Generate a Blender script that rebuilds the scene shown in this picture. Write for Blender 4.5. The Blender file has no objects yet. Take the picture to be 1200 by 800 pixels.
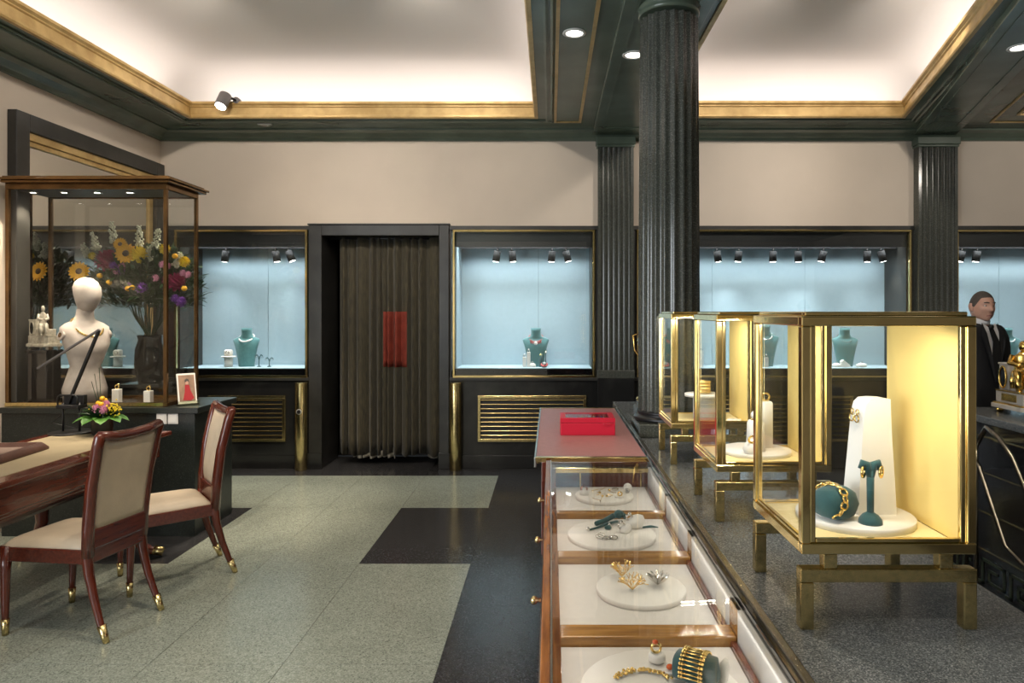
import bpy, math, random
from mathutils import Vector, Matrix
R = math.radians
random.seed(7)
scene = bpy.context.scene
col = scene.collection

# ------------------------------------------------------------------ camera
EYE = 1.58
cam_d = bpy.data.cameras.new('camera')
cam = bpy.data.objects.new('camera', cam_d); col.objects.link(cam)
cam.location = (0, 0, EYE); cam.rotation_euler = (R(90), 0, 0)
cam_d.sensor_width = 36; cam_d.lens = 24
cam_d.shift_x = -45 / 1200; cam_d.shift_y = -35 / 1200
cam_d.clip_start = 0.02
scene.camera = cam

# ------------------------------------------------------------------ light set-up
scene.view_settings.view_transform = 'Standard'
scene.view_settings.look = 'None'
scene.view_settings.gamma = 1
scene.view_settings.use_curve_mapping = False
scene.view_settings.exposure = 0.88
scene.cycles.transparent_max_bounces = 40
scene.cycles.max_bounces = 9
scene.cycles.caustics_reflective = False
scene.cycles.caustics_refractive = False
scene.cycles.sample_clamp_indirect = 4
w = bpy.data.worlds.new('world'); scene.world = w; w.use_nodes = True
w.node_tree.nodes['Background'].inputs[0].default_value = (0.85, 0.92, 1, 1)
w.node_tree.nodes['Background'].inputs[1].default_value = 0.3


def area(name, loc, target, sx, sy, power, color=(1, 1, 1), spread=None):
    d = bpy.data.lights.new(name, 'AREA'); d.shape = 'RECTANGLE'; d.size = sx; d.size_y = sy
    d.energy = power; d.color = color
    if spread: d.spread = R(spread)
    o = bpy.data.objects.new(name, d); col.objects.link(o); o.location = loc
    o.rotation_euler = (Vector(target) - Vector(loc)).to_track_quat('-Z', 'Y').to_euler()
    return o


def linear(name, c, d, ax, L, w, power, color, spread=180):
    """lamp strip centred on c, shining along d, its length along ax"""
    l = bpy.data.lights.new(name, 'AREA'); l.shape = 'RECTANGLE'; l.size = L; l.size_y = w; l.energy = power; l.color = color; l.spread = R(spread)
    o = bpy.data.objects.new(name, l); col.objects.link(o); o.location = c
    z = -Vector(d).normalized(); x = Vector(ax); x = (x - z * x.dot(z)).normalized(); y = z.cross(x)
    o.rotation_euler = Matrix((x, y, z)).transposed().to_euler()
    return o


def spot(name, loc, target, power, angle=60, color=(1, 1, 1), radius=.03, blend=.6):
    d = bpy.data.lights.new(name, 'SPOT'); d.energy = power; d.spot_size = R(angle); d.spot_blend = blend
    d.color = color; d.shadow_soft_size = radius
    o = bpy.data.objects.new(name, d); col.objects.link(o); o.location = loc
    o.rotation_euler = (Vector(target) - Vector(loc)).to_track_quat('-Z', 'Y').to_euler()
    return o


COVE = (1.0, 0.885, 0.82)
WARM = (1.0, 0.86, 0.68)
COOL = (0.93, 0.98, 1.0)
ZS = 3.40          # soffit height
COVE_W = 1.1        # watts per metre of led strip
# led strips lying in the cove troughs
LC = (-3.39, -0.115, -1.0, 6.41)
RC = [(1.0, 1.5), (1.93, 1.5), (3.32, 6.39), (1.0, 6.39)]
def strip(name, a, b, out):
    a = Vector(a); b = Vector(b); m = (a + b) / 2; L = (b - a).length
    d = bpy.data.lights.new(name, 'AREA'); d.shape = 'RECTANGLE'; d.size = L; d.size_y = .15
    d.energy = COVE_W * L; d.color = COVE
    o = bpy.data.objects.new(name, d); col.objects.link(o); o.location = (m.x, m.y, ZS + .085)
    zax = Vector((-out[0] * .25, -out[1] * .25, -1)).normalized()     # the lamp shines along -Z
    xax = (b - a).normalized().to_3d(); yax = zax.cross(xax).normalized(); xax = yax.cross(zax)
    o.rotation_euler = Matrix((xax, yax, zax)).transposed().to_euler()
x0, x1, y0, y1 = LC
strip('cove_strip', (x0 + .1, y1 + .13), (x1 - .1, y1 + .13), (0, 1))
strip('cove_strip', (x0 - .13, y0), (x0 - .13, y1 - .05), (-1, 0))
strip('cove_strip', (x1 + .13, y0), (x1 + .13, y1 - .05), (1, 0))
strip('cove_strip', (RC[3][0] + .05, RC[3][1] + .13), (RC[2][0] - .05, RC[2][1] + .13), (0, 1))
strip('cove_strip', (RC[1][0] + .13, RC[1][1]), (RC[2][0] + .13, RC[2][1] - .05), (1, -.28))
strip('cove_strip', (RC[0][0] - .13, RC[0][1]), (RC[3][0] - .13, RC[3][1] - .05), (-1, 0))
# inferred daylight through unseen left-wall windows, put there to lift the ambient light
linear('daylight', (-3.90, -.7, 1.7), (1, .25, 0), (0, 1, 0), 3.6, 2.2, 150, (0.88, 0.94, 1))
# ceiling downlights of the beams, and unseen ones added to fill the room
for (lx, ly, p) in ((.156, 4.45, 30), (.57, 4.68, 14), (.156, 2.2, 40), (.156, .2, 30), (3.13, 4.55, 30), (2.7, 3.0, 40)):
    spot('downlight_lamp', (lx, ly, ZS - .03), (lx, ly, 0), p, 100, WARM, .04, .7)
for (lx, ly, p, tx, ty) in ((-1.2, 2.9, 55, -1.5, 4.6), (-2.0, 2.4, 60, -2.3, 3.9), (.55, .6, 40, .3, 2.0), (-3.0, 3.4, 60, -3.4, 5.6), (-.6, 3.4, 60, -1.7, 6.9), (1.9, 2.6, 60, 2.8, 5.5), (.6, 1.0, 45, .9, 2.2), (-2.2, 6.1, 150, -3.35, 5.75), (-2.9, 4.2, 90, -3.3, 5.7)):
    spot('room_fill_spot', (lx, ly, 3.5), (tx, ty, 0), p, 70, WARM, .04, .6)  # unseen spots without fixtures, added to brighten floor, chairs, counter and bouquet

# unseen spots added at the ceiling to brighten the back and left walls
for (p, t, e) in (((-2.5, 4.3, 3.78), (-3.0, 6.9, 2.6), 70), ((-.9, 4.3, 3.78), (-1.0, 6.9, 2.6), 70), ((1.6, 4.3, 3.78), (1.5, 6.9, 2.6), 60), ((2.4, 4.3, 3.78), (3.3, 6.9, 2.6), 70), ((-1.6, 4.4, 3.78), (-3.94, 5.0, 2.8), 50), ((4.9, 4.4, 3.36), (5.0, 6.9, 2.8), 40)):
    spot('wall_fill_spot', p, t, e, 85, (1, .91, .80), .05, .9)


# ------------------------------------------------------------------ mesh helpers
class MB:
    def __init__(s): s.v = []; s.f = []; s.s = []
    def add(s, vs, fs, M=None, smooth=False):
        b = len(s.v)
        for p in vs:
            p = Vector(p)
            s.v.append(tuple(M @ p) if M is not None else tuple(p))
        for f in fs: s.f.append([b + i for i in f]); s.s.append(smooth)
        return s
    def box(s, x0, x1, y0, y1, z0, z1, M=None):
        vs = [(x, y, z) for z in (z0, z1) for y in (y0, y1) for x in (x0, x1)]
        return s.add(vs, [(0, 2, 3, 1), (4, 5, 7, 6), (0, 1, 5, 4), (2, 6, 7, 3), (0, 4, 6, 2), (1, 3, 7, 5)], M)
    def cb(s, c, size, M=None):
        return s.box(c[0] - size[0] / 2, c[0] + size[0] / 2, c[1] - size[1] / 2, c[1] + size[1] / 2, c[2] - size[2] / 2, c[2] + size[2] / 2, M)
    def prism(s, poly, z0, z1, M=None, smooth=False):
        n = len(poly); vs = [(p[0], p[1], z0) for p in poly] + [(p[0], p[1], z1) for p in poly]
        s.add(vs, [tuple(range(n - 1, -1, -1)), tuple(range(n, 2 * n))], M)
        b = len(s.v) - 2 * n
        for i in range(n):
            j = (i + 1) % n; s.f.append([b + i, b + j, b + n + j, b + n + i]); s.s.append(smooth)
        return s
    def tube(s, pts, r, n=8, closed=False, M=None, cap=True, flat=1.0):
        pts = [Vector(p) for p in pts]; k = len(pts); rr = r if isinstance(r, (list, tuple)) else [r] * k
        vs = []; up = None
        for i in range(k):
            a = pts[(i - 1) % k] if (closed or i) else pts[i]; c = pts[(i + 1) % k] if (closed or i < k - 1) else pts[i]
            t = (c - a).normalized() if (c - a).length > 1e-9 else Vector((0, 0, 1))
            if up is None:
                up = Vector((0, 0, 1)) if abs(t.z) < .9 else Vector((0, 1, 0))
            u = (up - t * up.dot(t))
            u = u.normalized() if u.length > 1e-6 else t.orthogonal().normalized()
            up = u; q = t.cross(u)
            for j in range(n):
                an = 2 * math.pi * (j + .5) / n
                vs.append(pts[i] + (u * math.cos(an) * flat + q * math.sin(an)) * rr[i])
        fs = []
        for i in range(k if closed else k - 1):
            for j in range(n):
                a = i * n + j; b = i * n + (j + 1) % n; i2 = (i + 1) % k
                fs.append((a, b, i2 * n + (j + 1) % n, i2 * n + j))
        s.add(vs, fs, M, n > 5)
        if cap and not closed:
            b = len(s.v) - k * n
            s.f.append([b + j for j in range(n - 1, -1, -1)]); s.s.append(False)
            s.f.append([b + (k - 1) * n + j for j in range(n)]); s.s.append(False)
        return s
    def cyl(s, p0, p1, r0, r1=None, n=16, M=None): return s.tube([p0, p1], [r0, r0 if r1 is None else r1], n, M=M)
    def loft(s, secs, n=20, M=None, power=2.0, cap=True):
        """secs: (cx, cy, z, rx, ry)"""
        vs = []
        for (cx, cy, z, rx, ry) in secs:
            for j in range(n):
                a = 2 * math.pi * j / n; c = math.cos(a); q = math.sin(a)
                e = 2.0 / power
                vs.append((cx + rx * math.copysign(abs(c) ** e, c), cy + ry * math.copysign(abs(q) ** e, q), z))
        fs = []
        for i in range(len(secs) - 1):
            for j in range(n):
                a = i * n + j; b = i * n + (j + 1) % n
                fs.append((a, b, b + n, a + n))
        s.add(vs, fs, M, True)
        if cap:
            b = len(s.v) - len(vs)
            s.f.append([b + j for j in range(n - 1, -1, -1)]); s.s.append(False)
            s.f.append([b + (len(secs) - 1) * n + j for j in range(n)]); s.s.append(False)
        return s
    def lathe(s, prof, n=20, c=(0, 0, 0), M=None): return s.loft([(c[0], c[1], c[2] + z, max(r, 1e-4), max(r, 1e-4)) for r, z in prof], n, M)
    def ball(s, c, r, n=12, m=8, M=None):
        if not isinstance(r, (tuple, list)): r = (r, r, r)
        secs = []
        for i in range(m + 1):
            a = -math.pi / 2 + math.pi * i / m
            k = max(math.cos(a), 1e-3); secs.append((c[0], c[1], c[2] + r[2] * math.sin(a), r[0] * k, r[1] * k))
        return s.loft(secs, n, M)
    def ring(s, c, R_, r, n=20, k=8, M=None, axis='z'):
        pts = []
        for i in range(n):
            a = 2 * math.pi * i / n; u, v = R_ * math.cos(a), R_ * math.sin(a)
            pts.append((c[0] + u, c[1] + v, c[2]) if axis == 'z' else ((c[0] + u, c[1], c[2] + v) if axis == 'y' else (c[0], c[1] + u, c[2] + v)))
        return s.tube(pts, r, k, closed=True, M=M)
    def sheet(s, fn, nu, nv, th=.003, M=None):
        """closed thin shell: fn(u, v) -> (point, normal)"""
        vs = []; N = (nu + 1) * (nv + 1)
        for sgn in (.5, -.5):
            for i in range(nu + 1):
                for j in range(nv + 1):
                    p, nn = fn(i / nu, j / nv); vs.append(Vector(p) + Vector(nn) * th * sgn)
        fs = []; W_ = nv + 1
        for i in range(nu):
            for j in range(nv):
                a = i * W_ + j; q = (a, a + W_, a + W_ + 1, a + 1)
                fs.append(q); fs.append(tuple(N + k for k in reversed(q)))
        for i in range(nu):
            for j in (0, nv):
                a = i * W_ + j; b = a + W_
                fs.append((a, b, N + b, N + a) if j else (b, a, N + a, N + b))
        for j in range(nv):
            for i in (0, nu):
                a = i * W_ + j; b = a + 1
                fs.append((b, a, N + a, N + b) if i else (a, b, N + b, N + a))
        return s.add(vs, fs, M, True)
    def build(s, name, material, parent=None, bevel=0, kind=None, seg=2):
        me = bpy.data.meshes.new(name); me.from_pydata(s.v, [], s.f); me.update()
        me.polygons.foreach_set('use_smooth', s.s)
        me.materials.append(material)
        o = bpy.data.objects.new(name, me); col.objects.link(o)
        if parent: o.parent = parent
        if bevel:
            b = o.modifiers.new('bevel', 'BEVEL'); b.width = bevel; b.segments = seg; b.limit_method = 'ANGLE'; b.angle_limit = R(50)
        if kind: o['kind'] = kind
        return o


def tag(o, label, cat, group=None, kind=None):
    o['label'] = label; o['category'] = cat
    if group: o['group'] = group
    if kind: o['kind'] = kind
    return o
def thing(name, label, cat, loc=(0, 0, 0), rz=0, group=None):
    o = bpy.data.objects.new(name, None); col.objects.link(o); o.empty_display_size = .1
    o.location = loc; o.rotation_euler = (0, 0, rz)
    return tag(o, label, cat, group)
def struct(name):
    o = bpy.data.objects.new(name, None); col.objects.link(o); o['kind'] = 'structure'; return o
def copy_tree(o, parent=None):
    c = o.copy(); col.objects.link(c); c.parent = parent
    for ch in list(o.children): copy_tree(ch, c)
    return c
def T(x=0, y=0, z=0): return Matrix.Translation((x, y, z))
def RX(a): return Matrix.Rotation(R(a), 4, 'X')
def RY(a): return Matrix.Rotation(R(a), 4, 'Y')
def RZ(a): return Matrix.Rotation(R(a), 4, 'Z')
def aim(d):
    """matrix turning +Z to d"""
    return Vector(d).to_track_quat('Z', 'Y').to_matrix().to_4x4()


# ------------------------------------------------------------------ materials
def mat(name, c, rough=.5, metal=0, var=0, scale=15, bump=0, bscale=None, coat=0, spec=None, c2=None, stretch=None, emit=0, sheen=0, detail=4, ramp=(.35, .65)):
    m = bpy.data.materials.new(name); m.use_nodes = True; nt = m.node_tree; p = nt.nodes['Principled BSDF']
    p.inputs['Base Color'].default_value = (*c, 1); p.inputs['Roughness'].default_value = rough; p.inputs['Metallic'].default_value = metal
    if coat: p.inputs['Coat Weight'].default_value = coat; p.inputs['Coat Roughness'].default_value = .05
    if spec is not None: p.inputs['Specular IOR Level'].default_value = spec
    if sheen: p.inputs['Sheen Weight'].default_value = sheen
    if emit: p.inputs['Emission Color'].default_value = (*c, 1); p.inputs['Emission Strength'].default_value = emit
    tc = nt.nodes.new('ShaderNodeTexCoord'); mp = nt.nodes.new('ShaderNodeMapping')
    nt.links.new(tc.outputs['Object'], mp.inputs[0])
    if stretch: mp.inputs['Scale'].default_value = stretch
    if var or c2:
        nz = nt.nodes.new('ShaderNodeTexNoise'); nz.inputs['Scale'].default_value = scale; nz.inputs['Detail'].default_value = detail
        nt.links.new(mp.outputs[0], nz.inputs['Vector'])
        rp = nt.nodes.new('ShaderNodeValToRGB'); rp.color_ramp.elements[0].position = ramp[0]; rp.color_ramp.elements[1].position = ramp[1]
        a = c2 if c2 else tuple(x * (1 - var) for x in c); b = c if c2 else tuple(min(1, x * (1 + var)) for x in c)
        rp.color_ramp.elements[0].color = (*a, 1); rp.color_ramp.elements[1].color = (*b, 1)
        nt.links.new(nz.outputs['Fac'], rp.inputs[0]); nt.links.new(rp.outputs[0], p.inputs['Base Color'])
    if bump:
        nb = nt.nodes.new('ShaderNodeTexNoise'); nb.inputs['Scale'].default_value = bscale or scale * 3; nb.inputs['Detail'].default_value = 3
        nt.links.new(mp.outputs[0], nb.inputs['Vector'])
        bp = nt.nodes.new('ShaderNodeBump'); bp.inputs['Strength'].default_value = bump; bp.inputs['Distance'].default_value = .01
        nt.links.new(nb.outputs['Fac'], bp.inputs['Height']); nt.links.new(bp.outputs[0], p.inputs['Normal'])
    return m


def speckle(name, cols, scale, rough, world=True):
    """stone made of small chips: Voronoi cell colour through a stepped ramp"""
    m = bpy.data.materials.new(name); m.use_nodes = True; nt = m.node_tree; p = nt.nodes['Principled BSDF']
    g = nt.nodes.new('ShaderNodeNewGeometry'); v = nt.nodes.new('ShaderNodeTexVoronoi'); v.inputs['Scale'].default_value = scale
    nt.links.new(g.outputs['Position'], v.inputs['Vector'])
    sp = nt.nodes.new('ShaderNodeSeparateColor'); nt.links.new(v.outputs['Color'], sp.inputs[0])
    rp = nt.nodes.new('ShaderNodeValToRGB'); rp.color_ramp.interpolation = 'CONSTANT'
    e = rp.color_ramp.elements
    while len(e) < len(cols): e.new(.5)
    for i, (pos, c) in enumerate(cols): e[i].position = pos; e[i].color = (*c, 1)
    nt.links.new(sp.outputs[0], rp.inputs[0])
    nz = nt.nodes.new('ShaderNodeTexNoise'); nz.inputs['Scale'].default_value = 1.3; nz.inputs['Detail'].default_value = 5
    nt.links.new(g.outputs['Position'], nz.inputs['Vector'])
    mr = nt.nodes.new('ShaderNodeMapRange'); mr.inputs[1].default_value = .3; mr.inputs[2].default_value = .7; mr.inputs[3].default_value = .86; mr.inputs[4].default_value = 1.1
    nt.links.new(nz.outputs['Fac'], mr.inputs[0])
    mx = nt.nodes.new('ShaderNodeVectorMath'); mx.operation = 'SCALE'
    nt.links.new(rp.outputs[0], mx.inputs[0]); nt.links.new(mr.outputs[0], mx.inputs['Scale'])
    nt.links.new(mx.outputs[0], p.inputs['Base Color']); p.inputs['Roughness'].default_value = rough
    return m


def wood(name, c, c2, rough=.25, coat=.6, axis=1, scale=6):
    st = [14, 14, 14]; st[axis] = 1.2
    m = mat(name, c, rough, c2=c2, scale=scale, stretch=tuple(st), coat=coat, detail=6, ramp=(.3, .7))
    return m


def glass(name, tint=(1, 1, 1), boost=0.0, power=5.0, base=.03):
    m = bpy.data.materials.new(name); m.use_nodes = True; nt = m.node_tree; nt.nodes.clear()
    out = nt.nodes.new('ShaderNodeOutputMaterial'); mx = nt.nodes.new('ShaderNodeMixShader')
    tr = nt.nodes.new('ShaderNodeBsdfTransparent'); tr.inputs[0].default_value = (*tint, 1)
    gl = nt.nodes.new('ShaderNodeBsdfGlossy'); gl.inputs['Roughness'].default_value = 0
    lw = nt.nodes.new('ShaderNodeLayerWeight'); lw.inputs[0].default_value = .5
    pw = nt.nodes.new('ShaderNodeMath'); pw.operation = 'POWER'; pw.inputs[1].default_value = power
    ma = nt.nodes.new('ShaderNodeMath'); ma.operation = 'MULTIPLY_ADD'; ma.inputs[1].default_value = .9 - boost; ma.inputs[2].default_value = base + boost
    nt.links.new(lw.outputs['Facing'], pw.inputs[0]); nt.links.new(pw.outputs[0], ma.inputs[0])
    nt.links.new(ma.outputs[0], mx.inputs[0]); nt.links.new(tr.outputs[0], mx.inputs[1]); nt.links.new(gl.outputs[0], mx.inputs[2])
    nt.links.new(mx.outputs[0], out.inputs[0])
    return m


m_plaster = mat('beige_plaster', (.60, .515, .425), .75, var=.05, scale=1.2, bump=.05, bscale=60)
m_white = mat('white_ceiling', (.80, .76, .72), .8)
m_green = mat('dark_green_lacquer', (.098, .128, .096), .27, var=.15, scale=3)
m_gold = mat('gilded_moulding', (.60, .42, .18), .42, .35, c2=(.44, .29, .11), scale=9, bump=.08, bscale=40)
m_brass = mat('polished_brass', (.86, .67, .31), .13, 1, var=.08, scale=12)
m_aged = mat('mottled_brass', (.74, .58, .27), .22, 1, c2=(.50, .42, .20), scale=60, ramp=(.3, .6), bump=.06, bscale=120)
m_bronze = mat('dark_bronze', (.17, .095, .038), .22, .85, var=.25, scale=10)
m_stone = mat('black_marble', (.016, .016, .016), .16, c2=(.034, .034, .032), scale=3, detail=9, ramp=(.25, .5))
m_stone2 = mat('dark_frame_stone', (.028, .027, .024), .35, var=.25, scale=6)
m_colgran = speckle('column_granite', [(0, (.052, .056, .047)), (.5, (.070, .074, .063)), (.88, (.12, .125, .108))], 260, .18)
m_terr = speckle('light_terrazzo', [(0, (.225, .25, .205)), (.35, (.285, .31, .26)), (.7, (.35, .38, .32)), (.94, (.14, .155, .13))], 170, .22)
m_terd = speckle('dark_terrazzo', [(0, (.028, .028, .030)), (.6, (.042, .042, .045)), (.92, (.075, .075, .078))], 170, .20)
m_gran = speckle('grey_granite', [(0, (.08, .089, .095)), (.35, (.135, .148, .155)), (.7, (.20, .215, .225)), (.92, (.31, .32, .33))], 380, .20)
m_cgran = speckle('dark_green_granite', [(0, (.012, .016, .015)), (.6, (.020, .025, .023)), (.93, (.042, .048, .045))], 200, .28)
m_mahog = wood('mahogany', (.13, .024, .011), (.072, .012, .006))
m_mahogx = wood('mahogany_crossgrain', (.13, .024, .011), (.072, .012, .006), axis=0)
m_mahogz = wood('mahogany_upright', (.13, .024, .011), (.072, .012, .006), axis=2)
m_honey = wood('honey_wood', (.42, .15, .03), (.20, .06, .012))
m_honeyx = wood('honey_wood_cross', (.42, .21, .045), (.22, .09, .018), axis=0)
m_leather = mat('cream_leather', (.60, .50, .375), .38, var=.10, scale=5, bump=.10, bscale=140)
m_desk_l = mat('tan_desk_leather', (.36, .295, .185), .4, var=.08, scale=6, bump=.05, bscale=150)
m_blue = mat('pale_blue_panel', (.36, .475, .535), .8, var=.02, scale=30)
m_black = mat('black_metal', (.010, .010, .011), .38)
m_blackg = mat('black_lacquer', (.006, .006, .007), .06, coat=.6)
m_teal = mat('teal_velvet', (.075, .205, .215), .8, sheen=.3, var=.08, scale=40)
m_dteal = mat('dark_teal_suede', (.016, .072, .076), .85, sheen=.3, var=.15, scale=30)
m_wht = mat('white_leatherette', (.78, .75, .70), .55)
m_tray = mat('white_felt', (.64, .61, .575), .9, var=.02, scale=50)
m_yellow = mat('yellow_panel', (.80, .60, .21), .5, var=.03, scale=3)
m_cream = mat('pale_yellow_base', (.84, .70, .36), .6)
m_redl = mat('dusky_red_leather', (.36, .17, .165), .38, var=.05, scale=30, bump=.04, bscale=200)
m_red = mat('red_leather_box', (.55, .008, .035), .4)
m_velvet = mat('olive_brown_curtain', (.066, .054, .028), .8, c2=(.026, .022, .012), scale=26, stretch=(4, 4, .4), sheen=.15, bump=.15, bscale=60)
m_orange = mat('orange_red_cloth', (.21, .030, .016), .8, var=.15, scale=10)
m_lining = mat('tattered_lining', (.55, .52, .44), .9)
m_glass = glass('clear_glass', (.99, .997, .993), base=.018)
m_winglass = glass('display_window_glass', (.97, .985, .98), .015)
m_backglass = glass('reflective_back_glass', (.95, .96, .95), .025)
m_mirror = mat('mirror', (.62, .60, .56), .02, 1)
m_figure = mat('gilt_bronze', (.78, .52, .15), .22, 1, var=.2, scale=40)
m_marble = mat('white_marble', (.62, .56, .49), .25, c2=(.46, .40, .34), scale=6, detail=8)
m_gold2 = mat('yellow_gold', (.92, .66, .24), .18, 1)
m_silver = mat('white_gold', (.72, .70, .66), .2, 1)
m_pearl = mat('pearl', (.82, .80, .78), .25, coat=.4)
m_coral = mat('coral_beads', (.55, .08, .07), .3)
m_linen = mat('linen_mannequin', (.54, .475, .43), .85, c2=(.40, .34, .30), scale=10, bump=.2, bscale=300)
m_lampw = mat('lit_lamp_lens', (1, .95, .86), .4, emit=5)
m_lampc = mat('lit_spot_lens', (1, .97, .92), .4, emit=12)
m_wplast = mat('white_plastic', (.70, .69, .66), .4)
m_grey = mat('grey_metal', (.16, .15, .15), .4, .4)
m_leafd = mat('dark_leaf', (.022, .065, .016), .5, c2=(.010, .034, .012), scale=8)
m_leafl = mat('fresh_leaf', (.09, .24, .03), .45, c2=(.04, .13, .02), scale=10)
m_yel = mat('yellow_petal', (.80, .42, .012), .6)
m_yel2 = mat('lemon_petal', (.82, .62, .03), .6)
m_brownc = mat('sunflower_heart', (.06, .028, .010), .9)
m_mag = mat('magenta_petal', (.26, .006, .07), .6)
m_pur = mat('purple_petal', (.18, .05, .33), .6)
m_pink = mat('pink_petal', (.62, .28, .42), .6)
m_wflow = mat('white_floret', (.60, .62, .50), .6)
m_skin = mat('skin', (.58, .33, .245), .5, var=.06, scale=25)
m_hair = mat('cropped_hair', (.085, .070, .060), .8, var=.3, scale=200)
m_suit = mat('black_suit', (.008, .008, .010), .75)
m_shirt = mat('white_shirt', (.72, .72, .74), .7)
m_tie = mat('black_tie', (.006, .006, .007), .5)
m_brownl = mat('brown_leather', (.085, .038, .028), .42, var=.15, scale=20)
m_enamel = mat('violet_enamel', (.05, .02, .16), .15, coat=.6)
m_amber = mat('orange_stone', (.65, .10, .012), .12, coat=.6)

# ================================================================== the setting
XL, XR, YB, YF = -3.94, 6.5, 6.9, -3.0

floor = MB().box(XL - .1, XR + .1, YF - .1, 7.6, -.12, -.008).build('floor', m_stone, kind='structure')
floor['label'] = 'polished terrazzo floor with dark border and inset rectangles'
def tile(x0, x1, y0, y1, m):
    MB().box(x0 + .0012, x1 - .0012, y0 + .0012, y1 - .0012, -.03, 0).build('slab', m, floor)
lx = [XL, -3.1, -2.4, -1.8, -1.2, -.5]; ly = [YF, -.6, .62, 1.84, 3.06, 4.28, 5.5, 6.58]
for i in range(5):
    for j in range(7):
        dark = j == 5 and i in (1, 4)
        tile(lx[i], lx[i + 1], ly[j], ly[j + 1], m_terd if dark else m_terr)
dx = [-.5, .1, .7, 1.3, 1.9, 2.5, 3.1, 3.8, 4.5, XR]; dy = [YF, -1.2, 0, 1.23, 1.84, 2.45, 3.06, 3.67, 4.28, 4.89, 5.5, 6.04, 6.58]
for i in range(9):
    for j in range(12): tile(dx[i], dx[i + 1], dy[j], dy[j + 1], m_terd)
bx_ = [XL, -3.1, -2.4, -1.72, -1.2, -.5, .1, .7, 1.3, 1.9, 2.5, 3.1, 3.8, 4.5, XR]
for i in range(len(bx_) - 1): tile(bx_[i], bx_[i + 1], 6.58, 6.93 if not (-2.4 <= bx_[i] < -1.2) else 7.45, m_terd)

# ---- walls
MB().box(XL - .1, XL, 1.3, 7.6, 0, 3.6).box(XL - .1, XL, YF, -2.7, 0, 3.6).box(XL - .1, XL, -2.7, 1.3, 0, .5).box(XL - .1, XL, -2.7, 1.3, 2.9, 3.6).build('wall_left', m_plaster, kind='structure')
MB().box(XR, XR + .1, YF, 7.6, 0, 3.6).build('wall_right', m_plaster, kind='structure')
wf = MB().box(XL, XR, YF - .1, YF, 0, 3.6)
wf.build('wall_front', m_plaster, kind='structure')
wb = MB().box(XL, XR, YB, YB + .1, 2.44, 3.6).build('wall_back', m_plaster, kind='structure')
wb['label'] = 'beige plaster upper wall'
MB().box(XL - .1, XR + .1, 7.5, 7.6, 0, 3.6).build('wall_light_block', m_stone2, kind='structure')  # dark box added behind the niches to stop world light leaking in

DO = (-2.30, -1.12)     # curtained doorway
t = MB(); t.box(XL, DO[0] - .13, YB, YB + .08, 0, .905).box(DO[1] + .10, XR, YB, YB + .08, 0, .905)
dado = t.build('trim_1', m_stone, kind='structure', bevel=.003); dado['label'] = 'black marble dado under the display windows'
t = MB(); t.box(XL, DO[0] - .13, YB - .025, YB + .02, .885, .915).box(DO[1] + .10, XR, YB - .025, YB + .02, .885, .915)
t.build('trim_2', m_stone2, kind='structure', bevel=.004)
t = MB(); t.box(XL, DO[0] - .13, YB - .02, YB + .02, 0, .13).box(DO[1] + .10, XR, YB - .02, YB + .02, 0, .13)
t.build('baseboard_back', m_stone, kind='structure', bevel=.004)
t = MB()
for a, b in ((XL, -3.80), (-2.445, -2.43), (-1.02, -1.0), (.455, .86), (3.65, 4.08), (5.6, XR)): t.box(a, b, YB, YB + .5, .905, 2.44)
t.build('trim_3', m_stone2, kind='structure')
t = MB(); t.box(XL, -2.43, YB - .02, YB + .03, 2.405, 2.445).box(-1.02, XR, YB - .02, YB + .03, 2.405, 2.445)
t.build('trim_4', m_stone2, kind='structure', bevel=.003)

w5 = struct('window_5')  # unseen windows placed here to let in the ambient daylight
for yy in (-2.7, -1.4, -.1, 1.2): MB().box(XL - .08, XL, yy, yy + .08, .5, 2.9).build('mullion', m_black, w5)
for zz_ in (.5, 2.84): MB().box(XL - .08, XL, -2.7, 1.28, zz_, zz_ + .06).build('rail', m_black, w5)
for yy in (-2.62, -1.32, -.02): MB().box(XL - .05, XL - .044, yy, yy + 1.22, .56, 2.84).build('pane', m_glass, w5)
# ---- doorway with stone surround
d1 = struct('door_1')
MB().box(-2.43, DO[0], YB - .04, YB + .5, 0, 2.45).build('jamb', m_stone2, d1, bevel=.004)
MB().box(DO[1], -1.02, YB - .04, YB + .5, 0, 2.45).build('jamb', m_stone2, d1, bevel=.004)
MB().box(DO[0], DO[1], YB - .04, YB + .5, 2.345, 2.45).build('lintel', m_stone2, d1, bevel=.004)
MB().box(-2.44, -1.01, YB - .05, YB - .01, 2.45, 2.465).build('lintel_cap', m_stone2, d1, bevel=.003)
for a, b in ((-2.44, DO[0] + .005), (DO[1] - .005, -1.01)):
    MB().box(a, b, YB - .055, YB - .03, 0, .16).build('plinth_block', m_stone, d1, bevel=.004)

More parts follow.
